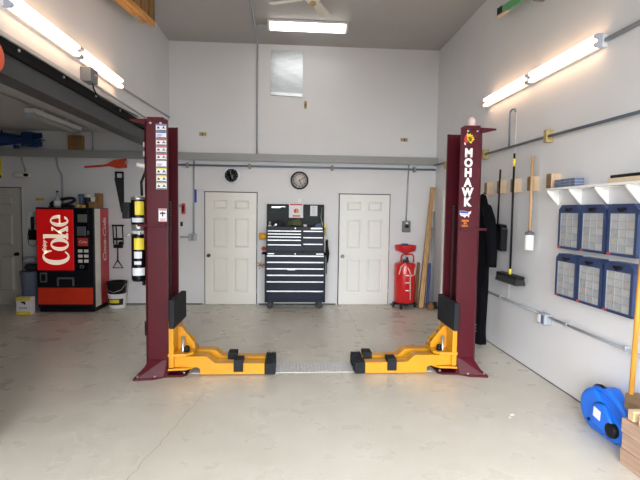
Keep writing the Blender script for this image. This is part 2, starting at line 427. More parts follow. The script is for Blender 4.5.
# ------------------------------------------------------------------ light fittings
def strip_light(side, x_wall, y0, y1, z, label):
    t = thing('strip_light', label, 'light', (x_wall, (y0 + y1) / 2, z), 'fluorescent strip lights on the side walls')
    s = side                                             # +1: room lies towards +x
    X = lambda d: x_wall + s * d
    m = MB(); m.box(X(-.001), X(.045), y0, y1, z - .055, z + .055, .006); m.box(X(.045), X(.05), y0 + .02, y1 - .02, z - .03, z + .03)
    m.build('housing', M['fix'], t)
    ym = (y0 + y1) / 2
    for a, b in ((y0 + .03, ym - .045), (ym + .045, y1 - .03)):
        for dz in (-.035, .035):
            cy((X(.085), a, z + dz), (X(.085), b, z + dz), .019, n=12).build('tube', M['tubewarm'], t)
    for y in (y0 + .014, ym, y1 - .014):
        h = MB()
        hw = .012 if y != ym else .04
        h.box(X(.03), X(.078), y - hw, y + hw, z - .06, z + .06, .004)
        for dz in (-.035, .035): h.cyl((X(.085), y - hw - .004, z + dz), (X(.085), y + hw + .004, z + dz), .022, n=10)
        h.build('lampholder', M['fixmetal'], t)
    return t
strip_light(1, XL, 3.62, 5.92, 3.245, 'long glowing two-tube strip light high on the left wall above the dark beam')
strip_light(-1, XR, 3.87, 6.2, 3.215, 'long glowing two-tube strip light high on the right wall')

t = thing('ceiling_light', 'bright rectangular fluorescent ceiling light in front of the silver foil panel', 'light', (.25, 7.476, H))
m = MB(); m.box(-.37, .88, 7.340, 7.613, H - .035, H, .005); m.build('housing', M['fix'], t)
m = MB(); m.pyz([(7.359, H - .035), (7.594, H - .035), (7.576, H - .085), (7.532, H - .105), (7.421, H - .105), (7.377, H - .085)], -.335, .845); m.build('lens', M['lenscool'], t)
for xa, xb in ((-.37, -.335), (.845, .88)):
    m = MB(); m.pyz([(7.346, H - .035), (7.607, H - .035), (7.582, H - .09), (7.535, H - .112), (7.417, H - .112), (7.371, H - .09)], xa, xb); m.build('end_cap', M['fix'], t)

t = thing('strip_light', 'unlit strip light on the dim side bay ceiling, above the vending machine', 'light', (-3.38, 7.0, HB))
m = MB(); m.box(-3.45, -3.31, 6.32, 7.66, HB - .11, HB - .05, .006); m.box(-3.40, -3.36, 6.6, 6.64, HB - .05, HB); m.box(-3.40, -3.36, 7.3, 7.34, HB - .05, HB); m.build('housing', M['fix'], t)
for dx in (-.035, .035): cy((-3.38 + dx, 6.35, HB - .14), (-3.38 + dx, 7.63, HB - .14), .019, n=10).build('tube', M['tubeoff'], t)
for y in (6.335, 7.645):
    m = MB(); m.box(-3.44, -3.32, y - .012, y + .012, HB - .17, HB - .08, .004); m.build('lampholder', M['fixmetal'], t)

t = thing('ceiling_fan', 'cream ceiling fan with flat blades just in front of the ceiling light', 'fan', (.27, 6.15, H))
MB().lathe((.27, 6.15, H), (0, 0, -1), [(0, .07), (.03, .07), (.05, .02), (.13, .02), (.14, .08), (.16, .10), (.22, .10), (.25, .07), (.26, .01)], 24).build('motor', M['cream'], t)
MB().lathe((.27, 6.15, H - .255), (0, 0, -1), [(0, .045), (.02, .045), (.035, .03), (.04, .005)], 16).build('cap', M['brassy'], t)
for k in range(4):
    a = math.radians(152 - 83 + 90 * k + 0); Mx = Matrix.Translation((.27, 6.15, H - .20)) @ Matrix.Rotation(a, 4, 'Z') @ Matrix.Rotation(-.22, 4, 'X')
    m = MB(); m.box(.08, .2, -.02, .02, -.004, .004, Mx=Mx); pts = [(.16, -.05), (.57, -.072), (.6, -.05), (.6, .05), (.57, .072), (.16, .05)]
    m.prism(pts, lambda p, q, tt: Mx @ V((p, q, tt)), -.004, .004); m.build('blade', M['cream'], t)

# ------------------------------------------------------------------ two-post lift
CX = .275
def lift_post(s, label):
    """s=-1 left, +1 right. local coordinate i = distance inward from the outer face of the column"""
    xo = CX + s * 1.74
    X = lambda i: xo - s * i                            # i grows towards the middle of the bay
    t = thing('lift_post', label, 'car lift', (xo - s * .12, 5.0, 0), 'two-post car lift')
    Y0, Y1, ZT = 4.77, 5.22, 2.615
    m = MB(); th = .014
    # C-section column open to the middle, slight chamfers on the outer corners
    prof = [(.03, Y0), (.235, Y0), (.235, Y0 + .03), (.22, Y0 + .03), (.22, Y0 + th), (.045, Y0 + th), (th, Y0 + .045), (th, Y1 - .045), (.045, Y1 - th), (.22, Y1 - th), (.22, Y1 - .03), (.235, Y1 - .03), (.235, Y1), (.03, Y1), (0, Y1 - .03), (0, Y0 + .03)]
    m.pxy([(X(i), y) for i, y in prof], .02, ZT)
    m.build('column', M['maroon'], t)
    m = MB()                                            # base plate with tongue under the arms
    m.pxy([(X(-.085), 4.635), (X(.10), 4.66), (X(.20), 4.73), (X(.37), 4.74), (X(.415), 4.78), (X(.415), 5.16), (X(.37), 5.2), (X(.20), 5.25), (X(.1), 5.33), (X(-.085), 5.36)], 0, .022)
    b = m.build('base_plate', M['maroon'], t)
    m = MB()                                            # flared skirt
    bot = [(X(-.05), 4.65), (X(.20), 4.69), (X(.235), 4.72), (X(.235), 5.27), (X(.2), 5.3), (X(-.05), 5.35)]
    top = [(X(.035), Y0 - .012), (X(.18), Y0 - .012), (X(.215), Y0 - .003), (X(.215), Y1 + .003), (X(.18), Y1 + .012), (X(.035), Y1 + .012)]
    m.rings([[V((x, y, .022)) for x, y in bot], [V((x, y, .175)) for x, y in top]], smooth=False)
    m.build('base_skirt', M['maroon'], t)
    for i, y in ((-.05, 4.672), (.115, 4.685), (.385, 4.79), (-.05, 5.325), (.385, 5.15)):
        MB().cyl((X(i), y, .022), (X(i), y, .04), .014, n=6).build('anchor_bolt', M['steel'], t)
    m = MB()                                            # top plate with outrigger ear
    m.box(X(.04), X(.20), Y0 - .015, Y0 + .12, ZT, ZT + .022); m.box(X(.02), X(.225), Y0 - .012, Y0 + .012, ZT - .012, ZT)
    m.pxz([(X(.02), ZT - .005), (X(-.13), ZT - .005), (X(-.13), ZT - .02), (X(.02), ZT - .055)], Y0 - .012, Y0 - .002)
    m.pxy([(X(.03), Y0 - .012), (X(-.14), Y0 + .02), (X(-.14), Y0 + .12), (X(.03), Y0 + .3)], ZT - .008, ZT + .004)
    m.build('top_plate', M['maroon'], t)
    for i in (.07, .17): cy((X(i), Y0 - .012, ZT - .035), (X(i), Y0, ZT - .035), .011, n=8).build('bolt', M['steel'], t)
    m = MB()                                            # cross bar on the front face
    m.box(X(-.045), X(.22), Y0 - .03, Y0 - .0, 1.545, 1.57, .004); m.cyl((X(-.045), Y0 - .015, 1.557), (X(-.06), Y0 - .015, 1.557), .012, n=8)
    m.build('lock_bar', M['maroon'], t)
    m = MB()                                            # hydraulic ram and chain inside the channel
    m.cyl((X(.10), 5.02, .6), (X(.10), 5.02, 2.45), .03, n=12); m.build('ram', M['steel'], t)
    m = MB()
    for k in range(42): m.box(X(.17), X(.185), 5.08, 5.115, .64 + k * .028, .662 + k * .028)
    m.build('chain', M['chain'], t)
    sh = .018 if s < 0 else 0.                          # the carriage sits a little further in on the left post
    X = lambda i: xo - s * i + sh
    # carriage
    m = MB()
    m.box(X(.05), X(.235), 4.80, 5.19, .09, .56)
    m.box(X(.225), X(.275), 4.73, 5.15, .10, .585, .006)
    c = m.build('carriage', M['yellow'], t)
    yp0, yp1 = (4.55, 5.09); zp0, zp1 = (.55, .84) if s < 0 else (.52, .812)
    ip = .273 if s < 0 else .277
    m = MB(); m.box(X(ip), X(ip + .055), yp0, yp1, zp0, zp1, .01)
    m.box(X(.22), X(.3), 4.8, 5.0, .58, .75)
    m.build('door_guard_pad', M['rubber'], c)
    # yoke plates that hold the two arms
    m = MB()
    for z0, z1 in ((.072, .092), (.218, .245)):
        m.pxy([(X(.22), 4.72), (X(.40), 4.74), (X(.46), 4.80), (X(.46), 5.1), (X(.40), 5.16), (X(.22), 5.16)], z0, z1)
    m.pxz([(X(.27), .245), (X(.45), .245), (X(.45), .30), (X(.31), .48), (X(.27), .48)], 4.93, 4.95)
    m.pxz([(X(.27), .245), (X(.41), .245), (X(.41), .29), (X(.29), .43), (X(.27), .43)], 5.13, 5.15)
    m.build('yoke', M['yellow'], c)
    for y in (4.84, 5.06):
        pn = MB(); pn.cyl((X(.345), y, .05), (X(.345), y, .40), .017, n=12); pn.build('pivot_pin', M['steel'], c)
        kb = MB(); kb.cyl((X(.39), y - .02, .245), (X(.39), y - .02, .29), .03, n=12); kb.cyl((X(.39), y - .02, .29), (X(.39), y - .02, .305), .022, n=12); kb.build('arm_lock', M['black'], c)
    for front in (True, False):
        ya, yb = (4.77, 4.90) if front else (5.0, 5.13)
        ir = (.61 if s < 0 else .675) + (0 if front else .05)
        prof = [(.27, .095), (.27, .207), (ir - .025, .207), (ir, .2), (ir + .075, .128), (1.20, .128), (1.20, .012), (.535, .012), (.535, .075), (.50, .095)]
        m = MB(); m.pxz([(X(i), z) for i, z in prof], ya, yb)
        bmesh.ops.bevel(m.bm, geom=[e for e in m.bm.edges if e.calc_length() > .1], offset=.005, segments=1, affect='EDGES')
        a = m.build('swing_arm', M['yellow'], t)
        ie = 1.2
        e = MB(); e.box(X(ie), X(ie + .112), ya - .01, yb + .015, .012, .128, .008)
        for p in range(4):
            for q in range(3):
                xx = ie + .014 + p * .028; yy = ya + .012 + q * .05
                e.box(X(xx - .009), X(xx + .009), yy - .014, yy + .014, .126, .143, .003)
        for p in range(3): e.box(X(ie + .02 + p * .033), X(ie + .03 + p * .033), ya - .014, ya - .008, .03, .11)
        e.build('lift_pad', M['rubber'], a)
        ia = .88 if front else .79
        if s > 0: ia = .865 if front else 1.09
        e = MB(); e.box(X(ia), X(ia + .098), ya - .012, yb + .012, .128, .172, .006); e.box(X(ia), X(ia + .098), ya - .02, ya - .002, .045, .15, .004)
        e.build('pad_adapter', M['rubber'], a)
    return t, X, Y0
tl, X, Y0 = lift_post(-1, 'maroon two-post lift column with a strip of white decals and black pump unit, left post')
# decal strip
heads = ['b', 'b', 'r', 'r', 'r', 'w', 'y', 'y', 'y']
zt = 2.57
yd = Y0 - .0015
MH = [M['decalwhite'], M['decalblue'], M['decalred'], M['decalyellow'], M['decalblack']]
for k, h in enumerate(heads):
    m = MB(); xa, xb = -1.342, -1.240; zb = zt - .066
    m.box(xa, xb, yd, Y0, zb, zt)
    y2 = yd - .0008
    if h != 'w':
        m.mi = {'b': 1, 'r': 2, 'y': 3}[h]; m.box(xa + .003, xb - .003, y2, yd, zt - .014, zt - .002)
    m.mi = 4
    m.box(xa + .004, xb - .004, y2, yd, zb + .002, zb + .010)
    if k in (0, 2, 3, 4, 6, 7, 8):
        m.box(xa + .012, xa + .036, y2, yd, zb + .022, zb + .036); m.box(xa + .018, xa + .026, y2, yd, zb + .034, zb + .045)
        m.box(xa + .062, xa + .094, y2, yd, zb + .024, zb + .032)
        m.mi = 2 if h == 'r' else 4; m.box(xa + .07, xa + .082, y2, yd, zb + .030, zb + .046)
    else:
        m.mi = 1; m.box(xa + .010, xa + .06, y2, yd, zb + .030, zb + .036); m.box(xa + .010, xa + .05, y2, yd, zb + .018, zb + .023)
    m.build('decal', MH, tl, 'white warning decal with a %s header' % {'b': 'blue', 'r': 'red', 'y': 'yellow', 'w': 'plain'}[h])
    zt -= .0725
m = MB(); xa, xb, za, zb = -1.322, -1.242, 1.60, 1.728
m.box(xa, xb, yd, Y0, za, zb); y2 = yd - .0008
m.mi = 2; m.box(xa + .004, xb - .004, y2, yd, zb - .018, zb - .004); m.box(xa + .01, xb - .01, y2, yd, za + .008, za + .014); m.box(xa + .01, xb - .01, y2, yd, za + .022, za + .028)
m.mi = 4; m.box(xa + .012, xb - .012, y2, yd, za + .075, za + .09); m.box(xa + .034, xa + .046, y2, yd, za + .05, za + .1)
m.build('decal', MH, tl, 'white and red warning decal above the lock bar')
m = MB(); m.tube([(-1.464, 4.86, .56), (-1.49, 4.86, .55), (-1.49, 4.86, .41), (-1.464, 4.86, .40)], .008); m.build('side_handle', M['black'], tl)
# pump unit bolted to the outside of the left post
m = MB(); m.box(-1.50, -1.45, 4.86, 5.04, 1.40, 1.66, .006); m.build('pump_bracket', M['maroon'], tl)
m = MB(); m.lathe((-1.578, 4.95, 1.50), (0, 0, 1), [(0, .062), (.02, .07), (.05, .072), (.06, .072)], 24); m.box(-1.63, -1.5, 4.9, 5.0, 1.46, 1.50, .006)
m.cyl((-1.53, 4.88, 1.47), (-1.53, 4.80, 1.47), .014, n=10); m.cyl((-1.62, 4.9, 1.47), (-1.69, 4.87, 1.44), .012, n=8)
m.build('pump_block', M['steel'], tl)
m = MB(); m.lathe((-1.578, 4.95, 1.56), (0, 0, 1), [(0, .072), (.015, .074), (.25, .074), (.265, .072), (.285, .055), (.29, .01)], 24)
mo = m.build('motor', M['blackgloss'], tl)
MB().lathe((-1.578, 4.95, 1.845), (0, 0, 1), [(-.03, .0755), (-.008, .0755), (.005, .06), (.008, .01)], 24).build('motor_cap', M['steel'], mo)
def wrap(name, z0, z1, a0, a1, r, mt, par, lab):
    m = MB(); n = 8
    for i in range(n):
        a, b = a0 + (a1 - a0) * i / n, a0 + (a1 - a0) * (i + 1) / n
        P = [V((-1.578 + q * math.cos(x), 4.95 + q * math.sin(x), 0)) for q in (r,) for x in (a, b)]
        vs = [m.bm.verts.new(P[0] + V((0, 0, z0))), m.bm.verts.new(P[1] + V((0, 0, z0))), m.bm.verts.new(P[1] + V((0, 0, z1))), m.bm.verts.new(P[0] + V((0, 0, z1)))]
        f = m.bm.faces.new(vs); f.smooth = True
    m.build(name, mt, par, lab)
rad = math.radians
wrap('motor_label', 1.66, 1.80, rad(-100), rad(-25), .0755, M['decalyellow'], mo, 'yellow label')
wrap('motor_label', 1.585, 1.63, rad(-130), rad(-30), .0755, M['decalwhite'], mo, 'white label')
m = MB(); m.box(-1.73, -1.655, 4.9, 5.02, 1.62, 1.79, .008); m.build('switch_box', M['black'], tl)
m = MB(); m.lathe((-1.578, 4.95, .965), (0, 0, 1), [(0, .06), (.01, .07), (.03, .074), (.47, .074), (.485, .07), (.495, .05)], 24)
m.cyl((-1.53, 4.95, .92), (-1.53, 4.95, .97), .018, n=10)
tk = m.build('oil_tank', M['blackgloss'], tl)
wrap('tank_label', 1.30, 1.42, rad(-110), rad(-30), .0755, M['decalyellow'], tk, 'yellow label')
wrap('tank_label', 1.21, 1.28, rad(-110), rad(-50), .0755, M['decalwhite'], tk, 'white label, upper')
wrap('tank_label', 1.145, 1.18, rad(-110), rad(-55), .0755, M['decalwhite'], tk, 'white label, middle')
wrap('tank_label', 1.03, 1.11, rad(-130), rad(-25), .0755, M['decalwhite'], tk, 'white label, lower')
m = MB(); m.tube([(-1.535, 4.93, 1.86), (-1.54, 4.93, 2.0), (-1.50, 4.95, 2.12), (-1.50, 4.95, 2.4), (-1.48, 4.98, 2.58)], .014); m.build('hose', M['black'], tl)
m = MB()
m.cyl((-1.50, 4.95, 2.14), (-1.50, 4.95, 2.19), .026, n=10); m.cyl((-1.585, 4.93, 2.18), (-1.50, 4.95, 2.16), .02, n=8); m.build('hose_fitting', M['white'], tl)
for z in (2.27, 2.36): cy((-1.50, 4.95, z), (-1.50, 4.95, z + .05), .026, n=10).build('hose_fitting', M['white'], tl)

trr, X, Y0 = lift_post(1, 'maroon two-post lift column with vertical white lettering and feathered head emblem, right post')
yd = Y0 - .0015
def face(x, z): return Matrix(((1, 0, 0, x), (0, 0, -1, yd), (0, 1, 0, z), (0, 0, 0, 1)))
m = MB()
for k, ch in enumerate('MOHAWK'):
    zc = 2.352 - k * .1025; xc = 1.862
    m.text(ch, .112, face(xc, zc) @ Matrix.Diagonal((.95, 1.06, 1, 1)), offset=.0065, depth=.001)
m.build('lettering', M['letterwhite'], trr, 'white vertical lettering')
m = MB(); Mx = face(1.852, 2.495) @ Matrix.Scale(.9, 4)
def fp(p, q, tt): return Mx @ V((p, q, tt))
m.mi = 0; m.prism([(-.045, .02), (-.03, .05), (-.005, .04), (.0, .0), (-.01, -.04), (-.04, -.03), (-.05, -.01)], fp, 0, .001)
m.mi = 1; m.prism([(.012 * math.cos(q * PI / 4), .012 * math.sin(q * PI / 4)) for q in range(8)], fp, .0005, .0014)
for a in (100, 70, 45, 22, 0, -22, -48):
    c, sn = math.cos(rad(a)), math.sin(rad(a)); L = .075 if a > -20 else .06
    m.prism([(-.008 * sn, .008 * c), (L * .7 * c - .013 * sn, L * .7 * sn + .013 * c), (L * c, L * sn), (L * .7 * c + .013 * sn, L * .7 * sn - .013 * c), (.008 * sn, -.008 * c)], fp, .0005, .0012)
m.mi = 2; m.prism([(-.048, -.035), (-.03, -.04), (-.028, -.065), (-.045, -.06)], fp, 0, .001)
m.build('emblem', [M['skinred'], M['crestyellow'], M['decalwhite']], trr, 'red head with yellow feathers emblem')
m = MB(); Mx = face(1.846, 1.715)
us = [(-.062, .035), (-.02, .036), (.02, .03), (.035, .022), (.05, .03), (.062, .036), (.06, .015), (.045, -.004), (.042, -.03), (.036, -.036), (.03, -.02), (.008, -.018), (-.004, -.04), (-.02, -.022), (-.045, -.018), (-.06, .0)]
m.mi = 0; m.prism(us, fp, 0, .001)
m.mi = 1; m.prism([(-.06, .033), (-.02, .034), (.02, .028), (.035, .02), (.03, .006), (-.06, .010)], fp, .0008, .0016)
m.mi = 2; m.prism([(-.05, -.004), (.044, -.004), (.043, -.010), (-.05, -.010)], fp, .0008, .0016); m.prism([(-.012, -.026), (.002, -.026), (.0, -.031), (-.01, -.031)], fp, .0008, .0016)
m.build('emblem', [M['decalwhite'], M['decalblue'], M['decalred']], trr, 'flag map emblem')
m = MB()
for k, wd in enumerate(('MADE', 'IN', 'U.S.A.')): m.text(wd, .028, face(1.848, 1.645 - k * .026), offset=.0008)
m.build('lettering', M['letterorange'], trr, 'small orange lettering')
# things near the posts
m = MB(); m.lathe((1.915, 4.86, 2.638), (0, 0, 1), [(0, .04), (.005, .043), (.075, .04), (.085, .03), (.1, .022), (.105, .004)], 16)
single(m, 'can', M['whitecan'], 'small off-white can standing on top of the lettered lift post', 'can')
t = thing('floor_plate', 'silver tread plate strip lying across the floor between the two lift posts', 'floor plate', (CX, 5.0, 0))
m = MB(); m.box(-1.02, 1.57, 4.845, 5.185, 0.0005, .005)
m.build('plate', M['plate'], t)
m = MB()
for i in range(22):
    for j in range(9):
        x = -.14 + .84 * (i + .5) / 22; y = 4.86 + .31 * (j + .5) / 9; a = PI / 4 * (1 if (i + j) % 2 else -1)
        m.box(-.013, .013, -.004, .004, 0, .002, Mx=Matrix.Translation((x, y, .005)) @ Matrix.Rotation(a, 4, 'Z'))
m.build('tread', M['plate'], t)

# ------------------------------------------------------------------ conduits on the back wall
def conduit(label, pts, r, mt, straps=(), sm=None, cat='conduit', smat=None):
    t = thing('conduit', label, cat, pts[0], 'metal conduits on the walls')
    MB().tube(pts, r, 8).build('pipe', M[mt] if isinstance(mt, str) else mt, t)
    for b in straps: bx(*b, bev=.004).build('strap', smat or M['strap'], t)
    return t
def elbow(p):
    """round the corners of a polyline"""
    P = [V(q) for q in p]; out = [P[0]]
    for a, b, c in zip(P, P[1:], P[2:]):
        d1, d2 = (a - b), (c - b); r = min(.06, d1.length * .45, d2.length * .45)
        for k in range(5):
            s = k / 4; out.append((b + d1.normalized() * r) * (1 - s) ** 2 + b * 2 * s * (1 - s) + (b + d2.normalized() * r) * s ** 2)
    return out + [P[-1]]
y = D - .03
conduit('long horizontal blue-grey conduit under the steel ledge on the back wall', [(-2.05, D - .056, 2.51), (2.66, D - .056, 2.513)], .017, 'conduitblue',
        [(a - .022, a + .022, D - .078, D, 2.46, 2.555) for a in (-1.821, -.723, .759, 2.277)])
conduit('thin conduit running up the upper back wall and along the main ceiling', elbow([(-.598, y, 2.73), (-.595, y, H - .03), (-.565, 5.4, H - .03)]), .014, 'galv')
conduit('short conduit stub from the ceiling run to the bright ceiling light', [(-.555, 7.5, H - .03), (-.372, 7.5, H - .03)], .012, 'galv')
t = conduit('vertical conduit with a blue sticker left of the ivory door', [(-1.715, D - .016, 2.595), (-1.725, D - .016, 1.29)], .016, 'galv')
bx(-1.70, -1.665, D - .05, D - .02, 1.85, 2.08, bev=.003).build('sticker', M['decalblue'], t, 'blue sticker')
m = MB(); m.box(-1.80, -1.67, D - .07, D, 1.16, 1.29, .008); m.cyl((-1.80, y, 1.225), (-1.95, y, 1.225), .014, n=8)
t = thing('outlet_box', 'grey outlet box at the foot of the conduit with the blue sticker', 'electrical box', (-1.735, D, 1.16))
m.build('box', M['galv'], t)
m = MB()
for z in (1.2, 1.25): m.box(-1.755, -1.715, D - .076, D - .068, z - .014, z + .014, .002)
m.build('socket', M['boxgrey'], t)
m = MB(); m.box(-1.93, -1.87, D - .05, D, 1.64, 1.83, .008); m.mi = 1; m.box(-1.915, -1.885, D - .056, D - .05, 1.68, 1.79); m.mi = 2; m.cyl((-1.965, D - .03, 1.79), (-1.93, D - .03, 1.79), .03, n=10)
single(m, 'emergency_switch', [M['decalred'], M['black'], M['galv']], 'small red switch on the back wall just right of the left lift post', 'switch')
m = MB(); m.box(-1.955, -1.915, D - .03, D, 1.42, 1.50, .004); single(m, 'wall_hook', M['black'], 'small black hook below the red switch behind the left lift post', 'hook')
conduit('vertical conduit dropping from the ledge to the dark grey switch box', [(2.175, D - .014, 2.595), (2.165, D - .014, 2.2), (2.148, D - .014, 1.565)], .014, 'galv')
t = thing('switch_box', 'dark grey switch box on the wall above the red oil drain', 'electrical box', (2.145, D, 1.36))
bx(2.075, 2.215, D - .10, D, 1.36, 1.565, bev=.012).build('box', M['boxgrey'], t)
bx(2.11, 2.18, D - .115, D - .1, 1.44, 1.50, bev=.004).build('switch', M['black'], t)
bx(2.125, 2.165, D - .104, D - .1, 1.515, 1.54).build('label_plate', M['paper'], t, 'pale label plate')
for (x, z, lab) in ((.263, 3.63, 'small brassy hook below the silver foil panel'), (-1.556, 3.067, 'small brassy hook on the upper back wall near the left post'), (2.076, 3.05, 'small brassy hook on the upper back wall near the right corner')):
    m = MB(); vert = x == .263
    if vert: m.box(x - .025, x + .025, D - .015, D, z - .065, z + .065, .004)
    else: m.box(x - .065, x + .065, D - .015, D, z - .03, z + .03, .004)
    m.mi = 1; m.tube([(x, D - .015, z), (x, D - .05, z), (x, D - .055, z - .02), (x, D - .045, z - .03)], .008)
    single(m, 'wall_hook', [M['brassy'], M['tooldark']], lab, 'hook', 'brassy hooks on the upper back wall')
# foil panel
m = MB(); n = 14
def fz(i, j):
    x = -.362 + .567 * i / n; z = 3.785 + .785 * j / n; return V((x, D - .010 - .0018 * math.sin(3.1 * i / n * 3 + j) * math.cos(j * .9) - (.012 if j == 0 else 0), z - .02 * (i / n) * (1 - j / n)))
m.rings([[fz(i, j) for i in range(n + 1)] + [V((fz(i, j).x, D + .001, fz(i, j).z)) for i in range(n, -1, -1)] for j in range(n + 1)], smooth=False)
single(m, 'foil_panel', M['foil'], 'shiny silver foil insulation panel taped high on the back wall', 'insulation panel')
# clocks
def clock(x, z, r, lab, face_m, rim_m, hand_m, kind):
    t = thing('wall_clock', lab, 'clock', (x, D, z), 'round wall clocks')
    MB().lathe((x, D, z), (0, -1, 0), [(0, r), (.03, r), (.045, r * .96), (.045, r * (.80 if kind == 't' else .86)), (.025, r * (.79 if kind == 't' else .85)), (.024, .001)], 32).build('rim', rim_m, t)
    MB().lathe((x, D - .020, z), (0, -1, 0), [(0, r * .8), (.012, r * .84), (.0125, .001)], 32).build('dial', face_m, t)
    m = MB()
    for k in range(12):
        a = k * PI / 6; rr = r * .68; x1, z1 = x + rr * math.sin(a), z + rr * math.cos(a)
        if kind == 'n': m.text(str(k if k else 12), r * .26, Matrix(((1, 0, 0, x1), (0, 0, -1, D - .0335), (0, 1, 0, z1), (0, 0, 0, 1))), depth=.0005, offset=.001)
        else: m.box(-.004, .004, D - .0345, D - .033, -r * .07, r * .07, Mx=Matrix.Translation((x1, 0, z1)) @ Matrix.Rotation(a, 4, 'Y'))
    m.build('numerals', hand_m, t)
    for L, wd, a in ((r * .45, .007, rad(160)), (r * .66, .005, rad(-12) if kind != 'n' else rad(60))):
        bx(-wd, wd, D - .038, D - .036, -.02, L, Mx=Matrix.Translation((x, 0, z)) @ Matrix.Rotation(a, 4, 'Y')).build('hand', hand_m, t)
clock(-1.052, 2.342, .15, 'round wall clock with a black dial and silver rim above the ivory door', M['blackgloss'], M['alu'], M['panelgrey'], 't')
clock(.17, 2.275, .163, 'round wall clock with a white dial and dark rim above the tool chest', M['dial'], M['blackgloss'], M['decalblack'], 'n')

# ------------------------------------------------------------------ tool chest
t = thing('rolling_tool_cabinet', 'navy rolling tool cabinet with six wide drawers, standing between the two doors', 'tool cabinet', (.1, 8.2, 0))
x0, x1, y0 = -.425, .635, 8.02
m = MB(); m.box(x0, x1, y0 + .012, 8.42, .125, 1.0, .008); m.box(x0, x0 + .03, y0, y0 + .02, .125, 1.0); m.box(x1 - .03, x1, y0, y0 + .02, .125, 1.0); m.box(x0, x1, y0, y0 + .02, .955, 1.0); m.box(x0, x1, y0, y0 + .02, .125, .15)
m.build('body', M['navydark'], t)
zs = [.952, .842, .729, .615, .50, .335, .155]
for a, b in zip(zs, zs[1:]):
    d = bx(x0 + .033, x1 - .033, y0 - .004, y0 + .02, b + .006, a, bev=.004).build('drawer', M['navy'], t)
    bx(x0 + .036, x1 - .036, y0 - .022, y0 - .003, a - .024, a - .001, bev=.003).build('pull', M['alu'], d, 'aluminium drawer pull')
bx(-.03, .1, y0 - .006, y0 - .003, .692, .706).build('badge', M['alu'], t, 'small metal badge')
m = MB(); m.box(x0 + .05, x0 + .16, y0 - .002, y0, .968, .985); m.box(x1 - .17, x1 - .04, y0 - .002, y0, .968, .985); m.cyl((.1, y0, .978), (.1, y0 - .008, .978), .012, n=10); m.build('badge', M['alu'], t)
for x in (x0 + .09, x1 - .09):
    for yy in (8.09, 8.35):
        c = MB(); c.box(x - .035, x + .035, yy - .03, yy + .03, .11, .125); c.box(x - .02, x + .02, yy - .022, yy - .016, .05, .115); c.box(x - .02, x + .02, yy + .032, yy + .038, .05, .115)
        cc = c.build('caster', M['tooldark'], t)
        cy((x, yy - .012, .055), (x, yy + .028, .055), .055, n=18).build('wheel', M['wheel'], cc)
m = MB(); m.tube([(x0 - .0, 8.12, .96), (x0 - .05, 8.12, .97), (x0 - .05, 8.34, .97), (x0, 8.34, .96)], .012); m.build('side_handle', M['black'], t)

t = thing('tool_chest', 'navy top tool chest with raised dark lid, standing on the rolling tool cabinet', 'tool chest', (.1, 8.22, 1.0))
x0, x1, y0 = -.405, .605, 8.06
m = MB()
m.box(x0, x1, 8.38, 8.40, 1.001, 1.44); m.box(x0, x0 + .02, y0, 8.4, 1.001, 1.44); m.box(x1 - .02, x1, y0, 8.4, 1.001, 1.44); m.box(x0, x1, y0 + .015, 8.4, 1.001, 1.385); m.box(x0, x1, y0, y0 + .02, 1.385, 1.45, .004); m.box(.205, .235, y0, y0 + .02, 1.001, 1.39); m.box(x0, x1, y0, y0 + .02, 1.001, 1.015)
m.build('body', M['navydark'], t)
zs = [1.382, 1.33, 1.278, 1.222, 1.14, 1.018]
for a, b in zip(zs, zs[1:]):
    d = bx(x0 + .022, .203, y0 - .004, y0 + .02, b + .004, a, bev=.003).build('drawer', M['navy'], t)
    bx(x0 + .026, .2, y0 - .02, y0 - .003, a - .02, a - .001, bev=.003).build('pull', M['alu'], d, 'aluminium drawer pull')
zs = [1.382, 1.27, 1.155, 1.018]
for a, b in zip(zs, zs[1:]):
    d = bx(.237, x1 - .022, y0 - .004, y0 + .02, b + .004, a, bev=.003).build('drawer', M['navy'], t)
    bx(.24, x1 - .026, y0 - .02, y0 - .003, a - .02, a - .001, bev=.003).build('pull', M['alu'], d, 'aluminium drawer pull')
m = MB(); m.box(.37, .57, y0 - .002, y0, 1.41, 1.432); m.cyl((.1, y0, 1.42), (.1, y0 - .01, 1.42), .013, n=10); m.build('badge', M['alu'], t)
m = MB(); m.box(-.412, .62, 8.405, 8.425, 1.44, 1.84, .004); m.box(-.412, -.395, 8.37, 8.425, 1.44, 1.84); m.box(.603, .62, 8.37, 8.425, 1.44, 1.84); m.box(-.412, .62, 8.37, 8.425, 1.825, 1.842)
ld = m.build('lid', M['lid'], t)
m = MB(); m.box(-.33, -.17, 8.402, 8.406, 1.77, 1.80); m.box(-.17, -.08, 8.402, 8.406, 1.79, 1.803); m.build('badge', M['alu'], ld, 'silver script badge')
m = MB(); m.tube([(.585, 8.38, 1.80), (.56, 8.3, 1.62), (.59, 8.2, 1.44)], .007); m.build('lid_stay', M['steel'], t)
# paper things on the lid
m = MB(); m.box(-.015, .24, 8.362, 8.3695, 1.60, 1.865); m.mi = 1
m.box(.0, .225, 8.3605, 8.362, 1.825, 1.85); m.box(.05, .19, 8.3605, 8.362, 1.62, 1.645); m.prism([(.08, 1.68), (.07, 1.74), (.10, 1.765), (.13, 1.75), (.125, 1.69)], lambda p, q, tt: V((p, tt, q)), 8.3605, 8.362)
m.mi = 2; m.prism([(.105, 1.70), (.12, 1.77), (.155, 1.755), (.165, 1.71), (.14, 1.68)], lambda p, q, tt: V((p, tt, q)), 8.359, 8.3605)
m.mi = 3; m.prism([(.13, 1.70), (.135, 1.73), (.16, 1.73), (.16, 1.69)], lambda p, q, tt: V((p, tt, q)), 8.3585, 8.359)
single(m, 'poster', [M['paper'], M['decalred'], M['letterorange'], M['green']], 'white poster with red print taped inside the raised tool chest lid', 'poster')
m = MB(); m.box(.37, .50, 8.394, 8.402, 1.635, 1.822); m.mi = 1
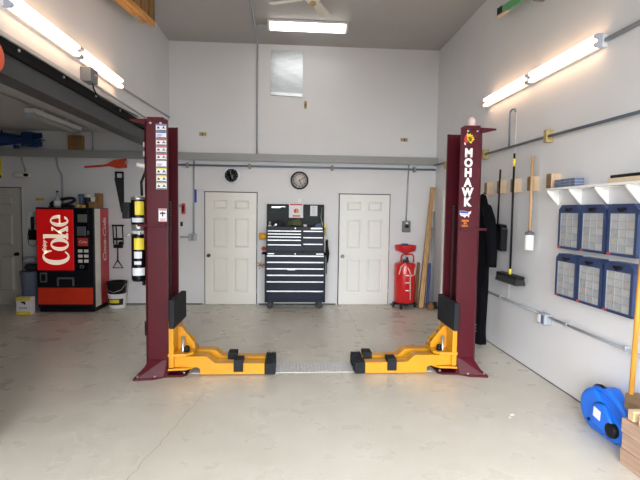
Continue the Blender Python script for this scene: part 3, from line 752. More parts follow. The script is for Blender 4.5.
for q in range(5): m.box(.40 + .012 * (q % 2), .46, 8.393, 8.394, 1.67 + q * .03, 1.674 + q * .03)
single(m, 'paper_note', [M['paper'], M['decalblue']], 'narrow white paper note inside the tool chest lid, right of the poster', 'paper')
m = MB(); m.box(.135, .205, D - .012, D, 1.87, 1.945, .004); single(m, 'wall_plate', M['white'], 'small white plate on the wall above the tool chest lid', 'wall plate')
# clutter in the open chest tray (tray floor is z=1.385)
ZT = 1.386
def lump(name, c, sx, sy, sz, mt, lab, cat, seed):
    random.seed(seed); t2 = bmesh.new(); bmesh.ops.create_icosphere(t2, subdivisions=3, radius=1)
    for v in t2.verts:
        k = 1 + .12 * math.sin(5 * v.co.x + seed) * math.cos(4 * v.co.y + seed) + .08 * math.sin(9 * v.co.z + 7 * v.co.x + seed)
        v.co = V((c[0] + v.co.x * sx * k, c[1] + v.co.y * sy * k, max(c[2], c[2] + sz * (.8 + v.co.z * k))))
    for f in t2.faces: f.smooth = True
    m = MB(); m.merge(t2); return single(m, name, mt, lab, cat)
lump('rag', (.10, 8.27, ZT), .13, .08, .11, M['olive'], 'olive rag heaped in the open tray below the poster', 'rag', 3)
lump('glove', (-.195, 8.25, ZT), .11, .08, .095, M['clothdark'], 'dark glove lying in the open tray, left of the olive rag', 'glove', 5)
m = MB(); m.tube([(-.08, 8.14, ZT + .034), (.05, 8.14, ZT + .046), (.2, 8.145, ZT + .042), (.31, 8.14, ZT + .03)], [.028, .04, .036, .024], 12); single(m, 'tool_roll', M['cloth'], 'black tool roll lying along the front of the open tray', 'tool roll')
m = MB(); m.lathe((.275, 8.22, ZT), (0, 0, 1), [(0, .024), (.1, .032), (.1, .028), (.01, .02)], 16); single(m, 'cup', M['white'], 'small white cup in the open tray right of the olive rag', 'cup')
def wrench(p, q, r, mt, lab, name='wrench'):
    m = MB(); m.cyl(p, q, r, n=8); d = (V(q) - V(p)).normalized(); m.cyl(V(q) - V((0, r * 1.2, 0)), V(q) + V((0, r * 1.2, 0)), r * 2.4, n=12); m.cyl(V(p) - V((0, r * 1.2, 0)), V(p) + V((0, r * 1.2, 0)), r * 2, n=12)
    return single(m, name, mt, lab, 'hand tool')
wrench((-.32, 8.13, 1.425), (-.24, 8.11, 1.48), .008, M['toollight'], 'pale metal wrench leaning at the left end of the open tray')
m = MB(); m.box(-.38, -.325, 8.18, 8.32, ZT, 1.47, .01); m.cyl((-.352, 8.26, 1.47), (-.352, 8.26, 1.53), .02, n=10); single(m, 'impact_driver', M['toollight'], 'grey power tool at the left end of the open tray', 'power tool')
m = MB(); m.box(.33, .40, 8.16, 8.3, ZT, 1.46, .01); m.cyl((.36, 8.16, 1.45), (.44, 8.14, 1.485), .013, n=8); single(m, 'ratchet', M['tooldark'], 'dark ratchet in the open tray below the paper note', 'hand tool')
m = MB(); m.box(.45, .57, 8.15, 8.3, ZT, 1.475, .02); m.cyl((.47, 8.2, 1.475), (.55, 8.2, 1.49), .022, n=10); single(m, 'drill', M['bluegrey'], 'blue-grey power tool at the right end of the open tray', 'power tool')
# things hung on the sides of the chest
m = MB(); m.lathe((-.408, 8.2, 1.27), (-1, 0, 0), [(0, .058), (.125, .058), (.125, .02), (.0, .02)], 18); single(m, 'tape_roll', M['tapeyellow'], 'yellow tape roll on the left side of the navy top chest', 'tape')
m = MB(); m.ball((-.452, 8.2, 1.05), .04, (1, 1, .9)); m.cyl((-.41, 8.2, 1.06), (-.452, 8.2, 1.06), .012, n=8); single(m, 'red_grip', M['decalred'], 'red grip handle low on the left side of the navy top chest', 'hand tool')
m = MB()
for k in range(6):
    a = k * PI / 3 + .3; m.cyl((-.51, 8.16, .76), (-.51 + .075 * math.cos(a), 8.16, .76 + .075 * math.sin(a)), .009, .005, n=6)
m.cyl((-.51, 8.16, .76), (-.432, 8.16, .76), .012, n=8)
single(m, 'valve_handle', M['rust'], 'rusty red star-shaped handle on the left side of the rolling cabinet', 'hand tool')
t = thing('cable_coil', 'black cable coil hanging on the right side of the navy chest', 'cable', (.68, 8.18, .6))
m = MB(); m.tube([(.665, 8.18, 1.22), (.67, 8.16, 1.1), (.695, 8.16, .98), (.68, 8.2, .82), (.662, 8.2, .98), (.66, 8.2, 1.2)], .018); m.tube([(.665, 8.2, .85), (.67, 8.22, .7), (.665, 8.2, .6)], .007)
m.build('coil', M['black'], t); cy((.63, 8.18, 1.215), (.675, 8.18, 1.225), .008, n=8).build('hanging_hook', M['steel'], t)
m = MB(); m.box(.606, .65, 8.14, 8.2, 1.43, 1.49, .01); m.cyl((.63, 8.17, 1.3), (.63, 8.17, 1.43), .012, n=8); single(m, 'screwdriver', [M['decalyellow']], 'yellow-handled tool on the right side of the navy top chest', 'hand tool')

# ------------------------------------------------------------------ oil drain
cx, cyy = 2.09, 8.2
t = thing('oil_drain', 'red oil drain tank with funnel bowl on wheels, right of the white door', 'oil drain', (cx, cyy, 0))
MB().lathe((cx, cyy, .10), (0, 0, 1), [(0, .17), (.015, .188), (.68, .19), (.705, .18), (.725, .12), (.73, .01)], 28).build('tank', M['red'], t)
MB().lathe((cx, cyy, 1.0), (0, 0, 1), [(-.05, .015), (-.02, .03), (.02, .12), (.035, .18), (.125, .192), (.135, .192), (.13, .178), (.05, .165), (.03, .02)], 28).build('bowl', M['red'], t)
MB().cyl((cx - .01, cyy, .82), (cx - .01, cyy, 1.0), .018, n=12).build('stem', M['steel'], t)
MB().tube(elbow([(cx - .06, cyy + .05, .82), (cx - .06, cyy + .05, .96), (cx + .17, cyy + .05, .965), (cx + .17, cyy + .05, .82)]), .014).build('handle', M['red'], t)
m = MB(); m.box(cx - .04, cx + .06, cyy - .06, cyy + .02, .83, .87, .006); m.cyl((cx + .03, cyy - .04, .87), (cx + .03, cyy - .04, .92), .02, n=10); m.build('valve', M['tooldark'], t)
MB().tube([(cx - .14, cyy - .14, .62), (cx - .11, cyy - .17, .76), (cx - .04, cyy - .16, .82), (cx + .03, cyy - .19, .70), (cx + .07, cyy - .2, .60), (cx + .14, cyy - .15, .62), (cx + .16, cyy - .1, .74), (cx + .08, cyy - .07, .84)], .012).build('hose', M['clearhose'], t)
m = MB(); m.cyl((cx + .06, cyy - .19, .17), (cx + .05, cyy - .195, .60), .009, n=8)
m.build('sight_tube', M['clearhose'], t)
m = MB()
for z in (.33, .47, .60): m.box(cx - .03, cx + .035, cyy - .2, cyy - .186, z, z + .018)
m.build('label', M['paper'], t, 'small white level mark labels')
m = MB(); m.box(cx - .19, cx + .19, cyy - .03, cyy + .03, .06, .10); m.box(cx - .03, cx + .03, cyy - .17, cyy + .17, .06, .10); m.build('base_frame', M['black'], t)
for dx, dy in ((-.2, .0), (.2, .0), (-.1, -.18), (.1, .17)):
    c = MB(); c.cyl((cx + dx - .016, cyy + dy, .045), (cx + dx + .016, cyy + dy, .045), .045, n=16); c.cyl((cx + dx, cyy + dy, .05), (cx + dx, cyy + dy, .11), .01, n=8); c.build('wheel', M['wheel'], t)
m = MB(); m.box(cx - .07, cx + .04, cyy - .07, cyy + .03, 1.125, 1.165, .015); single(m, 'blue_rag', M['bluetarp'], 'folded blue rag in the bowl of the red oil drain', 'rag')

# ------------------------------------------------------------------ leaning lumber in the corner
def board(a, b, wd, th, mt, lab, name='board', cat='board', ax=(1, 0, 0)):
    a, b = V(a), V(b); d = (b - a).normalized(); u = V(ax) - d * d.dot(V(ax)); u.normalize(); w2 = d.cross(u)
    m = MB(); m.rings([[p + u * i * wd / 2 + w2 * j * th / 2 for i, j in ((-1, -1), (1, -1), (1, 1), (-1, 1))] for p in (a, b)], smooth=False)
    return single(m, name, mt, lab, cat, 'lumber leaning in the back corner')
board((2.365, 8.08, .02), (2.625, 8.40, 2.19), .08, .04, M['pinez'], 'longest pale pine board leaning in the back right corner')
board((2.40, 8.28, .01), (2.575, 8.42, 1.62), .06, .03, M['handlewood'], 'mid-length tan board leaning behind the longest pale board')
board((2.345, 8.33, .01), (2.40, 8.42, .80), .05, .03, M['browne'], 'short brown board leaning nearest the red oil drain')
board((2.44, 8.18, .01), (2.56, 8.34, 1.25), .05, .03, M['browne'], 'dark brown board leaning right of the longest pale board')
board((2.475, 8.06, .02), (2.525, 8.13, .82), .05, .02, M['bluetarp'], 'dark blue strip leaning among the boards in the corner', 'plastic_strip', 'strip')
m = MB(); m.cyl((2.66, 8.34, .001), (2.672, 8.432, 1.75), .013, n=10); single(m, 'metal_pipe', M['galv'], 'thin grey pipe leaning closest to the right wall corner', 'pipe', 'lumber leaning in the back corner')
m = MB(); m.cyl((2.60, 8.24, .001), (2.625, 8.37, 1.45), .015, n=10); single(m, 'metal_pipe', M['toollight'], 'thicker pale pipe leaning between the boards and the corner', 'pipe', 'lumber leaning in the back corner')
m = MB(); m.box(2.46, 2.56, 7.94, 8.025, 0, .10, .008); m.box(2.475, 2.53, 7.945, 8.02, .1, .13, .006); single(m, 'wood_offcut', M['browne'], 'small brown wood offcut on the floor in front of the leaning boards', 'wood block')
m = MB(); m.box(2.575, 2.68, 8.02, 8.16, 0, .035, .006); m.box(2.6, 2.66, 8.06, 8.12, .035, .12, .01); single(m, 'floor_tool', M['tooldark'], 'dark metal foot on the floor in the back right corner', 'hand tool')

# ------------------------------------------------------------------ vending machine
x0, x1, y0, y1, zt = -4.11, -3.205, 7.78, 8.42, 1.725
t = thing('vending_machine', 'black and red soda vending machine with glowing red front in the side bay', 'vending machine', (-3.66, 8.1, 0))
m = MB(); m.box(x0, x1, y0 + .05, y1, .06, zt, .01); m.box(x0 + .02, x1 - .02, y0 + .04, y1 - .02, 0, .06)
m.build('body', M['vendblack'], t)
m = MB(); m.box(x0, x1, y0, y0 + .05, .09, zt, .008)
dr = m.build('front_door', M['vendblack'], t)
bx(-4.095, -3.515, y0 - .014, y0, .70, 1.695, bev=.006).build('sign_panel', M['signred'], dr, 'glowing red sign panel')
# big serif lettering reading upwards
m = MB(); U0 = .79; yb = y0 - .014
def sg(p, q, tt): return V((-3.60 - q * .87, yb - tt, U0 + p * .905))
def ell(cx, cy2, rx, ry, a0, a1, n): return [(cx + rx * math.cos(rad(a0 + (a1 - a0) * i / n)), cy2 + ry * math.sin(rad(a0 + (a1 - a0) * i / n))) for i in range(n + 1)]
m.strip(ell(.145, .225, .145, .245, 42, 318, 28), ell(.165, .225, .082, .212, 52, 308, 28), sg, 0, .003)      # C
m.prism([(.245, .30), (.262, .30), (.262, .455), (.245, .455), (.205, .42)], sg, 0, .003)
u = .255
m.strip(ell(u + .115, .155, .115, .165, 0, 360, 28), ell(u + .115, .155, .05, .138, 0, 360, 28), sg, 0, .003)  # o
u = .465
m.prism([(u + .02, .03), (u + .085, .03), (u + .085, .45), (u + .0, .45), (u + .0, .425), (u + .02, .415)], sg, 0, .003)  # k
m.prism([(u - .005, 0), (u + .11, 0), (u + .11, .03), (u - .005, .03)], sg, 0, .003)
m.prism([(u + .085, .115), (u + .185, .275), (u + .215, .275), (u + .125, .14), (u + .085, .085)], sg, 0, .003)
m.prism([(u + .10, .16), (u + .145, .19), (u + .225, .03), (u + .16, .03)], sg, 0, .003)
m.prism([(u + .135, 0), (u + .235, 0), (u + .235, .03), (u + .135, .03)], sg, 0, .003); m.prism([(u + .15, .272), (u + .225, .272), (u + .225, .298), (u + .15, .298)], sg, 0, .003)
u = .69
m.strip(ell(u + .105, .155, .105, .165, 0, 325, 28), ell(u + .108, .155, .042, .14, 0, 318, 28), sg, 0, .003)   # e
m.prism([(u + .05, .135), (u + .21, .135), (u + .21, .16), (u + .05, .16)], sg, 0, .003)
m.text('Enjoy', .08, Matrix(((0, -1, 0, -3.975), (0, 0, -1, yb - .001), (1, 0, 0, 1.10), (0, 0, 0, 1))), offset=.002, shear=.2, depth=.001)
m.build('lettering', M['signwhite'], dr, 'cream lettering reading upwards')
bx(-3.485, -3.285, y0 - .004, y0, .70, 1.69, bev=.003).build('control_panel', M['blackgloss'], dr)
bx(-3.45, -3.30, y0 - .01, y0 - .004, 1.49, 1.62, bev=.004).build('display_window', M['screen'], dr)
m = MB(); m.box(-3.46, -3.32, y0 - .012, y0 - .004, 1.27, 1.42, .004); m.box(-3.44, -3.39, y0 - .02, y0 - .012, 1.33, 1.36); m.box(-3.43, -3.41, y0 - .022, y0 - .012, 1.29, 1.31); m.box(-3.38, -3.34, y0 - .018, y0 - .012, 1.30, 1.37); m.box(-3.30, -3.27, y0 - .012, y0 - .004, 1.29, 1.35); m.build('coin_slot', M['panelgrey'], dr)
m = MB(); m.box(-3.455, -3.29, y0 - .008, y0 - .004, 1.10, 1.235, .003); m.mi = 1; m.text('Coke', .06, face(-3.372, 1.168).copy() if False else Matrix(((1, 0, 0, -3.372), (0, 0, -1, y0 - .0085), (0, 1, 0, 1.168), (0, 0, 0, 1))), shear=.2, depth=.0006)
m.build('price_card', [M['decalred'], M['letterwhite']], dr, 'red selection card')
for r_ in range(3):
    for c_ in range(2):
        z = .995 - r_ * .083 - .0; x = -3.45 + c_ * .095
        bx(x, x + .07, y0 - .016, y0 - .004, z, z + .05, bev=.004).build('button', M['vendwhite'], dr, 'white selection button')
m = MB(); m.box(-3.425, -3.36, y0 - .012, y0 - .004, .735, .785, .004); m.mi = 1; m.box(-3.41, -3.375, y0 - .014, y0 - .012, .745, .775); m.build('coin_return', [M['panelgrey'], M['black']], dr)
m = MB(); m.box(-4.06, -3.95, y0 - .012, y0, .50, .66, .004); m.mi = 1; m.box(-4.04, -3.97, y0 - .014, y0 - .012, .525, .635); m.build('lock_plate', [M['panelgrey'], M['black']], dr)
m = MB(); m.box(-3.79, -3.52, y0 - .02, y0, .555, .585, .004); m.box(-3.79, -3.765, y0 - .02, y0, .44, .585); m.box(-3.545, -3.52, y0 - .02, y0, .44, .585); m.mi = 1; m.box(-3.765, -3.545, y0 - .004, y0, .43, .555); m.box(-3.75, -3.56, y0 - .012, y0 - .004, .43, .52); m.build('delivery_slot', [M['panelgrey'], M['black']], dr)
bx(x0 + .012, x1 - .02, y0 - .008, y0, .135, .415, bev=.004).build('kick_panel', M['vendorange'], dr, 'plain orange-red lower panel')
m = MB(); m.box(x1, x1 + .003, y0 + .055, y0 + .27, .08, zt - .012); m.build('side_stripe', M['vendwhite'], t, 'white side stripe')
m = MB(); m.box(x1, x1 + .003, y0 + .27, y1 - .005, .08, zt - .012); sp = m.build('side_panel', M['vendred'], t, 'red side panel with white script')
m = MB(); m.text('Coca-Cola', .19, Matrix(((0, -1, 0, x1 + .0035), (0, 0, 0, 0), (0, 0, 0, 0), (0, 0, 0, 1))) if False else Matrix(((0, 0, 1, x1 + .0035), (0, -1, 0, y0 + .45), (1, 0, 0, 1.17), (0, 0, 0, 1))), shear=.35, depth=.0008, offset=.003, space=.92)
m.build('lettering', M['vendwhite'], sp, 'white script lettering')
# on top of the machine
Z = zt + .001
m = MB(); m.lathe((-3.86, 7.98, Z), (0, 0, 1), [(0, .05), (.01, .055), (.12, .055), (.16, .03), (.2, .018), (.25, .017), (.252, .001)], 18); m.mi = 1; m.cyl((-3.86, 7.98, Z + .25), (-3.86, 7.98, Z + .275), .02, n=10); m.mi = 2; m.lathe((-3.86, 7.98, Z + .03), (0, 0, 1), [(0, .0555), (.08, .0555)], 18)
single(m, 'bottle', [M['glass'], M['black'], M['paper']], 'pale bottle with dark cap standing on top of the vending machine', 'bottle')
m = MB(); P = [(-3.86 + .2 * math.cos(a), 8.15 + .06 * math.sin(a), Z + .10 + .07 * math.sin(a + .6)) for a in [2 * PI * k / 24 for k in range(25)]]; m.tube(P, .016); m.tube([(p[0] * .97 - .11, p[1] + .03, p[2] * .98 + .02) for p in P], .012); m.tube([(-4.06, 8.1, Z + .012), (-3.9, 8.05, Z + .012), (-3.66, 8.1, Z + .012)], .012)
single(m, 'cable_coil', M['tooldark'], 'tangled dark cable coil lying behind the bottle on the vending machine', 'cable')
m = MB(); m.lathe((-3.48, 8.0, Z), (0, 0, 1), [(0, .03), (.15, .04), (.22, .045), (.22, .04), (.02, .025)], 16); m.lathe((-3.48, 8.0, Z + .2), (0, 0, 1), [(0, .05), (.03, .055)], 16); single(m, 'tall_cup', M['bluegrey'], 'blue-grey tall cup on the vending machine, left of the white-lidded jar', 'cup')
m = MB(); m.lathe((-3.37, 7.99, Z), (0, 0, 1), [(0, .055), (.17, .055), (.175, .05)], 16); m.mi = 1; m.lathe((-3.37, 7.99, Z + .175), (0, 0, 1), [(0, .057), (.05, .057), (.052, .001)], 16); single(m, 'jar', [M['tooldark'], M['white']], 'dark jar with white lid on the vending machine, right of the blue-grey cup', 'jar')
m = MB(); m.box(-3.3, -3.13 - .09, 8.08, 8.25, Z, Z + .25, .004); single(m, 'cardboard_box', M['card'], 'brown cardboard box at the right end of the vending machine top', 'box')
m = MB(); m.box(-3.31, -3.215, 7.86, 7.98, Z, Z + .10, .012); single(m, 'parts_tray', M['card'], 'tan box in front at the right end of the vending machine top', 'box')
m = MB(); m.lathe((-3.262, 7.92, Z + .101), (0, 0, 1), [(0, .03), (.08, .04), (.08, .036), (.01, .026)], 16); single(m, 'mug', M['vendwhite'], 'cream mug stacked on the tan box on the vending machine', 'mug')
m = MB(); m.box(-3.5, -3.36, 7.85, 7.89, Z, Z + .045, .01); m.mi = 1; m.box(-3.45, -3.40, 7.845, 7.85, Z + .01, Z + .035); single(m, 'marker_pack', [M['decalyellow'], M['decalred']], 'small yellow and red packet at the front edge of the vending machine top', 'packet')
m = MB(); m.tube([(-3.72, 7.9, Z + .02), (-3.65, 7.88, Z + .04), (-3.55, 7.92, Z + .02)], .02); single(m, 'dark_tool', M['black'], 'dark hand tool lying between the bottle and the blue-grey cup', 'hand tool')

# ------------------------------------------------------------------ side bay things
t = thing('waste_bin', 'grey-blue plastic waste bin left of the vending machine', 'bin', (-4.38, 8.13, 0))
MB().lathe((-4.38, 8.13, 0), (0, 0, 1), [(0, .12), (.01, .13), (.60, .165), (.62, .175), (.64, .175), (.64, .16), (.03, .12)], 24).build('body', M['binblue'], t)
lump('cloth_heap', (-4.38, 8.13, .645), .115, .115, .07, M['clothdark'], 'dark cloth heaped on top of the grey-blue waste bin', 'cloth', 8)
lump('cloth', (-4.38, 8.08, .79), .11, .09, .06, M['clothbag'], 'pale grey cloth on the very top of the waste bin', 'cloth', 2)
lump('pink_cloth', (-4.19, 8.06, .645), .045, .07, .05, M['clothpink'], 'pink cloth hanging over the right rim of the waste bin', 'cloth', 4)
m = MB(); m.box(-4.36, -4.14, 7.62, 7.76, 0, .275, .004); m.mi = 1; m.box(-4.361, -4.139, 7.617, 7.62, .225, .276); m.box(-4.361, -4.139, 7.617, 7.62, .0, .05); m.mi = 2
m.prism([(-4.285, .2), (-4.275, .215), (-4.215, .215), (-4.215, .17), (-4.235, .155), (-4.245, .185), (-4.27, .185)], lambda p, q, tt: V((p, tt, q)), 7.614, 7.6175); m.mi = 3
for q in range(5): m.box(-4.315 + q * .026, -4.30 + q * .026, 7.614, 7.6175, .10, .118)
single(m, 'carton', [M['paper'], M['decalyellow'], M['decalblack'], M['boxgrey']], 'white and yellow carton on the floor in front of the waste bin', 'box')
t = thing('wall_telephone', 'black and white wall telephone between the grey door and the vending machine', 'telephone', (-4.52, D, 1.1))
bx(-4.57, -4.47, D - .07, D, 1.36, 1.64, bev=.012).build('body', M['paper'], t, 'white body')
m = MB(); m.box(-4.495, -4.445, D - .12, D - .075, 1.33, 1.56, .015); m.build('handset', M['black'], t, 'black handset')
bx(-4.565, -4.45, D - .06, D, 1.15, 1.33, bev=.01).build('base', M['black'], t, 'black lower box')
MB().tube([(-4.56, D - .04, 1.36), (-4.585, D - .04, 1.2), (-4.57, D - .04, 1.08), (-4.50, D - .04, 1.03), (-4.45, D - .04, 1.07)], .006, 6).build('cord', M['black'], t)
m = MB(); m.box(-4.45, -4.315, D - .006, D, 1.845, 1.885); single(m, 'wall_label', M['tapeyellow'], 'small yellow label strip on the wall left of the vending machine top', 'label')
m = MB(); m.box(-5.25, -5.012, D - .02, D, 2.22, 2.57, .004); m.mi = 1; m.box(-5.25, -5.012, D - .021, D - .0199, 2.22, 2.275); single(m, 'wall_sign', [M['decalyellow'], M['decalblack']], 'yellow and black sign on the wall above the grey door', 'sign')
# blue finned casing on the ledge
t = thing('finned_casing', 'dark blue torpedo-shaped metal casing with boxy tail fin lying on the ledge', 'ornament', (-4.9, 8.37, 2.725))
zc = 2.725 + .155
MB().lathe((-5.75, 8.32, zc), (1, 0, 0), [(0, .001), (.06, .05), (.2, .10), (.45, .122), (.78, .118), (1.05, .085), (1.18, .06), (1.3, .05)], 24).build('body', M['bombblue'], t)
m = MB()
for a in range(4):
    Mx = Matrix.Translation((0, 8.32, zc)) @ Matrix.Rotation(a * PI / 2, 4, 'X') @ Matrix.Translation((0, -8.32, -zc))
    m.box(-4.60, -4.255, 8.315, 8.325, zc + .03, zc + .115, Mx=Mx); m.box(-4.52, -4.37, 8.32 - .105, 8.32 + .105, zc + .105, zc + .115, Mx=Mx)
m.cyl((-4.46, 8.32, zc), (-4.30, 8.32, zc), .05, n=16)
m.build('tail_fin', M['bombblue'], t)
m = MB(); m.cyl((-4.92, 8.32, zc + .115), (-4.92, 8.32, zc + .15), .012, n=8); m.build('lug', M['tooldark'], t)
for xs in (-5.2, -4.72): bx(xs - .03, xs + .03, 8.34, 8.44, 2.7255, zc - .09, bev=.004).build('cradle', M['bombblue'], t)
m = MB(); m.box(-3.845, -3.60, 8.34, 8.44, 2.726, 2.975, .004); m.mi = 1; m.box(-3.80, -3.64, 8.338, 8.34, 2.80, 2.83); m.box(-3.735, -3.71, 8.338, 8.34, 2.726, 2.975); single(m, 'cardboard_box', [M['card'], M['browne']], 'brown cardboard box on the ledge above the vending machine', 'box')
conduit('curved conduit from the side bay strip light down to the ledge', elbow([(-3.38, 7.66, HB - .08), (-3.38, 7.8, HB - .016), (-3.44, 8.40, HB - .016), (-3.445, 8.40, 2.73)]), .014, 'galv')
t = conduit('straight conduit on the side bay ceiling in front of the unlit strip light', [(-3.38, 6.3, HB - .013), (-3.38, 2.6, HB - .014)], .014, 'galv', [(-3.41, -3.35, a - .02, a + .02, HB - .032, HB) for a in (5.6, 4.4)], smat=M['galv'])
for c in t.children:
    if c.name.startswith('strap'): c.name = 'ceiling_clip'
conduit('bent conduit dropping from the ledge behind the vending machine bottle', elbow([(-4.075, y, 2.59), (-4.06, y, 2.42), (-3.985, y, 2.3), (-3.985, y, 1.74)]), .016, 'galv')
t = thing('wall_lamp', 'small pale oval lamp hanging on a bent conduit above the grey door', 'lamp', (-4.62, D - .1, 2.3))
MB().tube(elbow([(-4.655, y, 2.595), (-4.645, y, 2.50), (-4.59, y - .03, 2.38), (-4.585, y - .05, 2.33)]), .012).build('arm', M['galv'], t)
MB().ball((-4.63, D - .09, 2.28), .1, (1.55, .55, .55)).build('shade', M['vendwhite'], t)
MB().ball((-4.535, D - .14, 2.275), .03, (1.5, .6, .9)).build('bulb', M['black'], t, 'dark lens')
m = MB(); m.pxz([(-3.60, 2.455), (-3.3, 2.485), (-3.22, 2.5), (-3.10, 2.575), (-2.885, 2.605), (-2.88, 2.44), (-3.05, 2.43), (-3.2, 2.465), (-3.3, 2.45), (-3.59, 2.425), (-3.61, 2.43)], D - .035, D)
t = thing('paddle', 'red-orange wooden paddle hung sideways under the ledge in the side bay', 'paddle', (-3.2, D, 2.43))
m.build('blade', M['redpaddle'], t); bx(-2.905, -2.86, D - .05, D - .004, 2.50, 2.56, bev=.006).build('hook', M['steel'], t)
t = thing('hand_saw', 'dark hand saw hanging point down on the wall beside the lift pump', 'saw', (-3.0, D, 1.64))
m = MB(); m.pxz([(-3.10, 2.25), (-2.935, 2.26), (-2.935, 1.66), (-2.965, 1.645), (-2.99, 1.66)], D - .014, D - .010); m.build('blade', M['tooldark'], t)
m = MB(); m.box(-3.085, -3.055, D - .035, D + .001, 2.25, 2.36, .008); m.box(-2.965, -2.935, D - .035, D + .001, 2.25, 2.36, .008); m.box(-3.085, -2.935, D - .035, D - .002, 2.34, 2.375, .008); m.box(-3.085, -2.935, D - .035, D - .002, 2.235, 2.262, .006); m.build('handle', M['black'], t)
t = thing('puller_tool', 'black metal puller tool with a looped handle hanging right of the vending machine', 'hand tool', (-3.05, D, .66))
m = MB(); m.box(-3.15, -2.945, D - .04, D, 1.405, 1.435, .004)
for x in (-3.13, -3.075, -2.965): m.cyl((x, D - .03, 1.41), (x + .01, D - .03, 1.08), .011, n=8)
m.box(-3.125, -2.955, D - .06, D - .01, 1.16, 1.20, .006); m.box(-3.12, -2.96, D - .06, D - .01, 1.02, 1.08, .01); m.ball((-2.99, D - .05, 1.1), .04); m.build('frame', M['black'], t)
m = MB(); m.cyl((-3.05, D - .03, 1.04), (-3.055, D - .03, .80), .011, n=8); m.tube([(-3.055, D - .03, .80), (-3.14, D - .03, .665), (-2.965, D - .03, .665), (-3.055, D - .03, .80)], .012); m.build('loop_handle', M['black'], t)
t = thing('paint_bucket', 'white labelled paint bucket on the floor right of the vending machine', 'bucket', (-2.99, 8.2, 0))
MB().lathe((-2.99, 8.2, 0), (0, 0, 1), [(0, .13), (.01, .135), (.22, .148), (.235, .155), (.25, .155), (.25, .13)], 24).build('body', M['paper'], t)
m = MB(); m.rings([[V((-2.99 + r_ * math.cos(a), 8.2 + r_ * math.sin(a), z)) for a in [rad(-150 + 120 * k / 10) for k in range(11)]] for z, r_ in ((.06, .1405), (.17, .1475))], caps=False, closed=False); m.build('label', M['decalblack'], t, 'dark label')
m = MB(); m.rings([[V((-2.99 + r_ * math.cos(a), 8.2 + r_ * math.sin(a), z)) for a in [rad(-130 + 70 * k / 10) for k in range(11)]] for z, r_ in ((.10, .145), (.155, .1485))], caps=False, closed=False); m.build('label', M['decalyellow'], t, 'yellow label stripe')
t = thing('black_bucket', 'black bucket stacked on top of the white labelled paint bucket', 'bucket', (-2.99, 8.2, .251))
MB().lathe((-2.99, 8.2, .251), (0, 0, 1), [(0, .14), (.01, .145), (.17, .158), (.18, .168), (.21, .168), (.21, .15), (.02, .135)], 24).build('body', M['black'], t)
MB().tube([(-3.15, 8.16, .42), (-3.11, 8.05, .33), (-2.99, 8.02, .29), (-2.87, 8.05, .33), (-2.83, 8.16, .42)], .005, 6).build('handle', M['steel'], t)

# ------------------------------------------------------------------ left wall things
conduit('upper thin conduit running back from the left strip light', [(XL + .012, 5.93, 3.245), (XL + .012, 8.43, 3.34)], .013, 'galv')
conduit('lower thin conduit on the left wall just above the dark beam', [(XL + .013, 5.14, 3.07), (XL + .013, 8.43, 3.06)], .013, 'galv')
t = thing('control_box', 'grey control box on the left wall below the glowing strip light', 'electrical box', (XL + .05, 5.03, 3.02))
bx(XL, XL + .11, 4.95, 5.13, 3.02, 3.165, bev=.008).build('box', M['boxgrey'], t)
bx(XL + .11, XL + .113, 5.04, 5.1, 3.10, 3.115).build('badge', M['alu'], t, 'silver badge')
MB().tube([(XL + .08, 5.06, 3.03), (XL + .08, 5.08, 2.98), (XL + .07, 5.2, 2.93), (XL + .06, 5.8, 2.95), (XL + .05, 6.6, 2.99)], .008, 6).build('cable', M['black'], t)
t = thing('reel', 'orange round cord reel hanging at the left edge of the beam', 'reel', (-2.03, 3.3, 2.75))
MB().lathe((-2.08, 3.338, 2.755), (1, 0, 0), [(0, .09), (.01, .11), (.02, .11), (.022, .06), (.06, .06), (.062, .11), (.075, .11), (.08, .09), (.08, .001)], 24).build('drum', M['orange'], t)
bx(XL - .001, -2.078, 3.28, 3.38, 2.72, 2.80, bev=.004).build('bracket', M['boxgrey'], t)
# wooden frame hanging at the upper left
t = thing('wooden_rack', 'pale wooden slatted rack hanging at the top left near the ceiling', 'rack', (-1.95, 5.2, 4.2))
sl = .125
def rk(xa, xb, ya, yb, za, zb):
    """board sheared to the slope of the rack: z given at the far end y=6.56"""
    m = MB(); f = lambda y_, z_: z_ - (6.56 - y_) * sl
    m.rings([[V((x, yy, f(yy, z))) for x, z in ((xa, za), (xb, za), (xb, zb), (xa, zb))] for yy in (ya, yb)], smooth=False); return m
rk(-1.89, -1.845, 3.9, 6.56, 4.185, 4.25).build('rail', M['orangewood'], t)
rk(-1.99, -1.905, 3.9, 6.40, 4.19, 4.245).build('rail', M['orangewood'], t)
for k in range(9):
    ya = 6.55 - k * .3
    m = MB(); zb_ = 4.25 - (6.56 - ya) * sl; m.box(-1.888, -1.85, ya - .20, ya, zb_ - .02, H - .002); m.build('slat', M['brownside'], t)
m = MB(); m.box(-1.99, -1.85, 6.52, 6.56, 4.255, H - .002); m.build('end_board', M['brownside'], t)
m = MB(); f = lambda y_: 4.185 - (6.56 - y_) * sl
m.rings([[V((x, yy, f(yy) + dz)) for x, dz in ((-1.97, 0), (-1.92, 0), (-1.92, .004), (-1.97, .004))] for yy in (6.1, 6.25)], smooth=False); m.build('hinge', M['steel'], t)

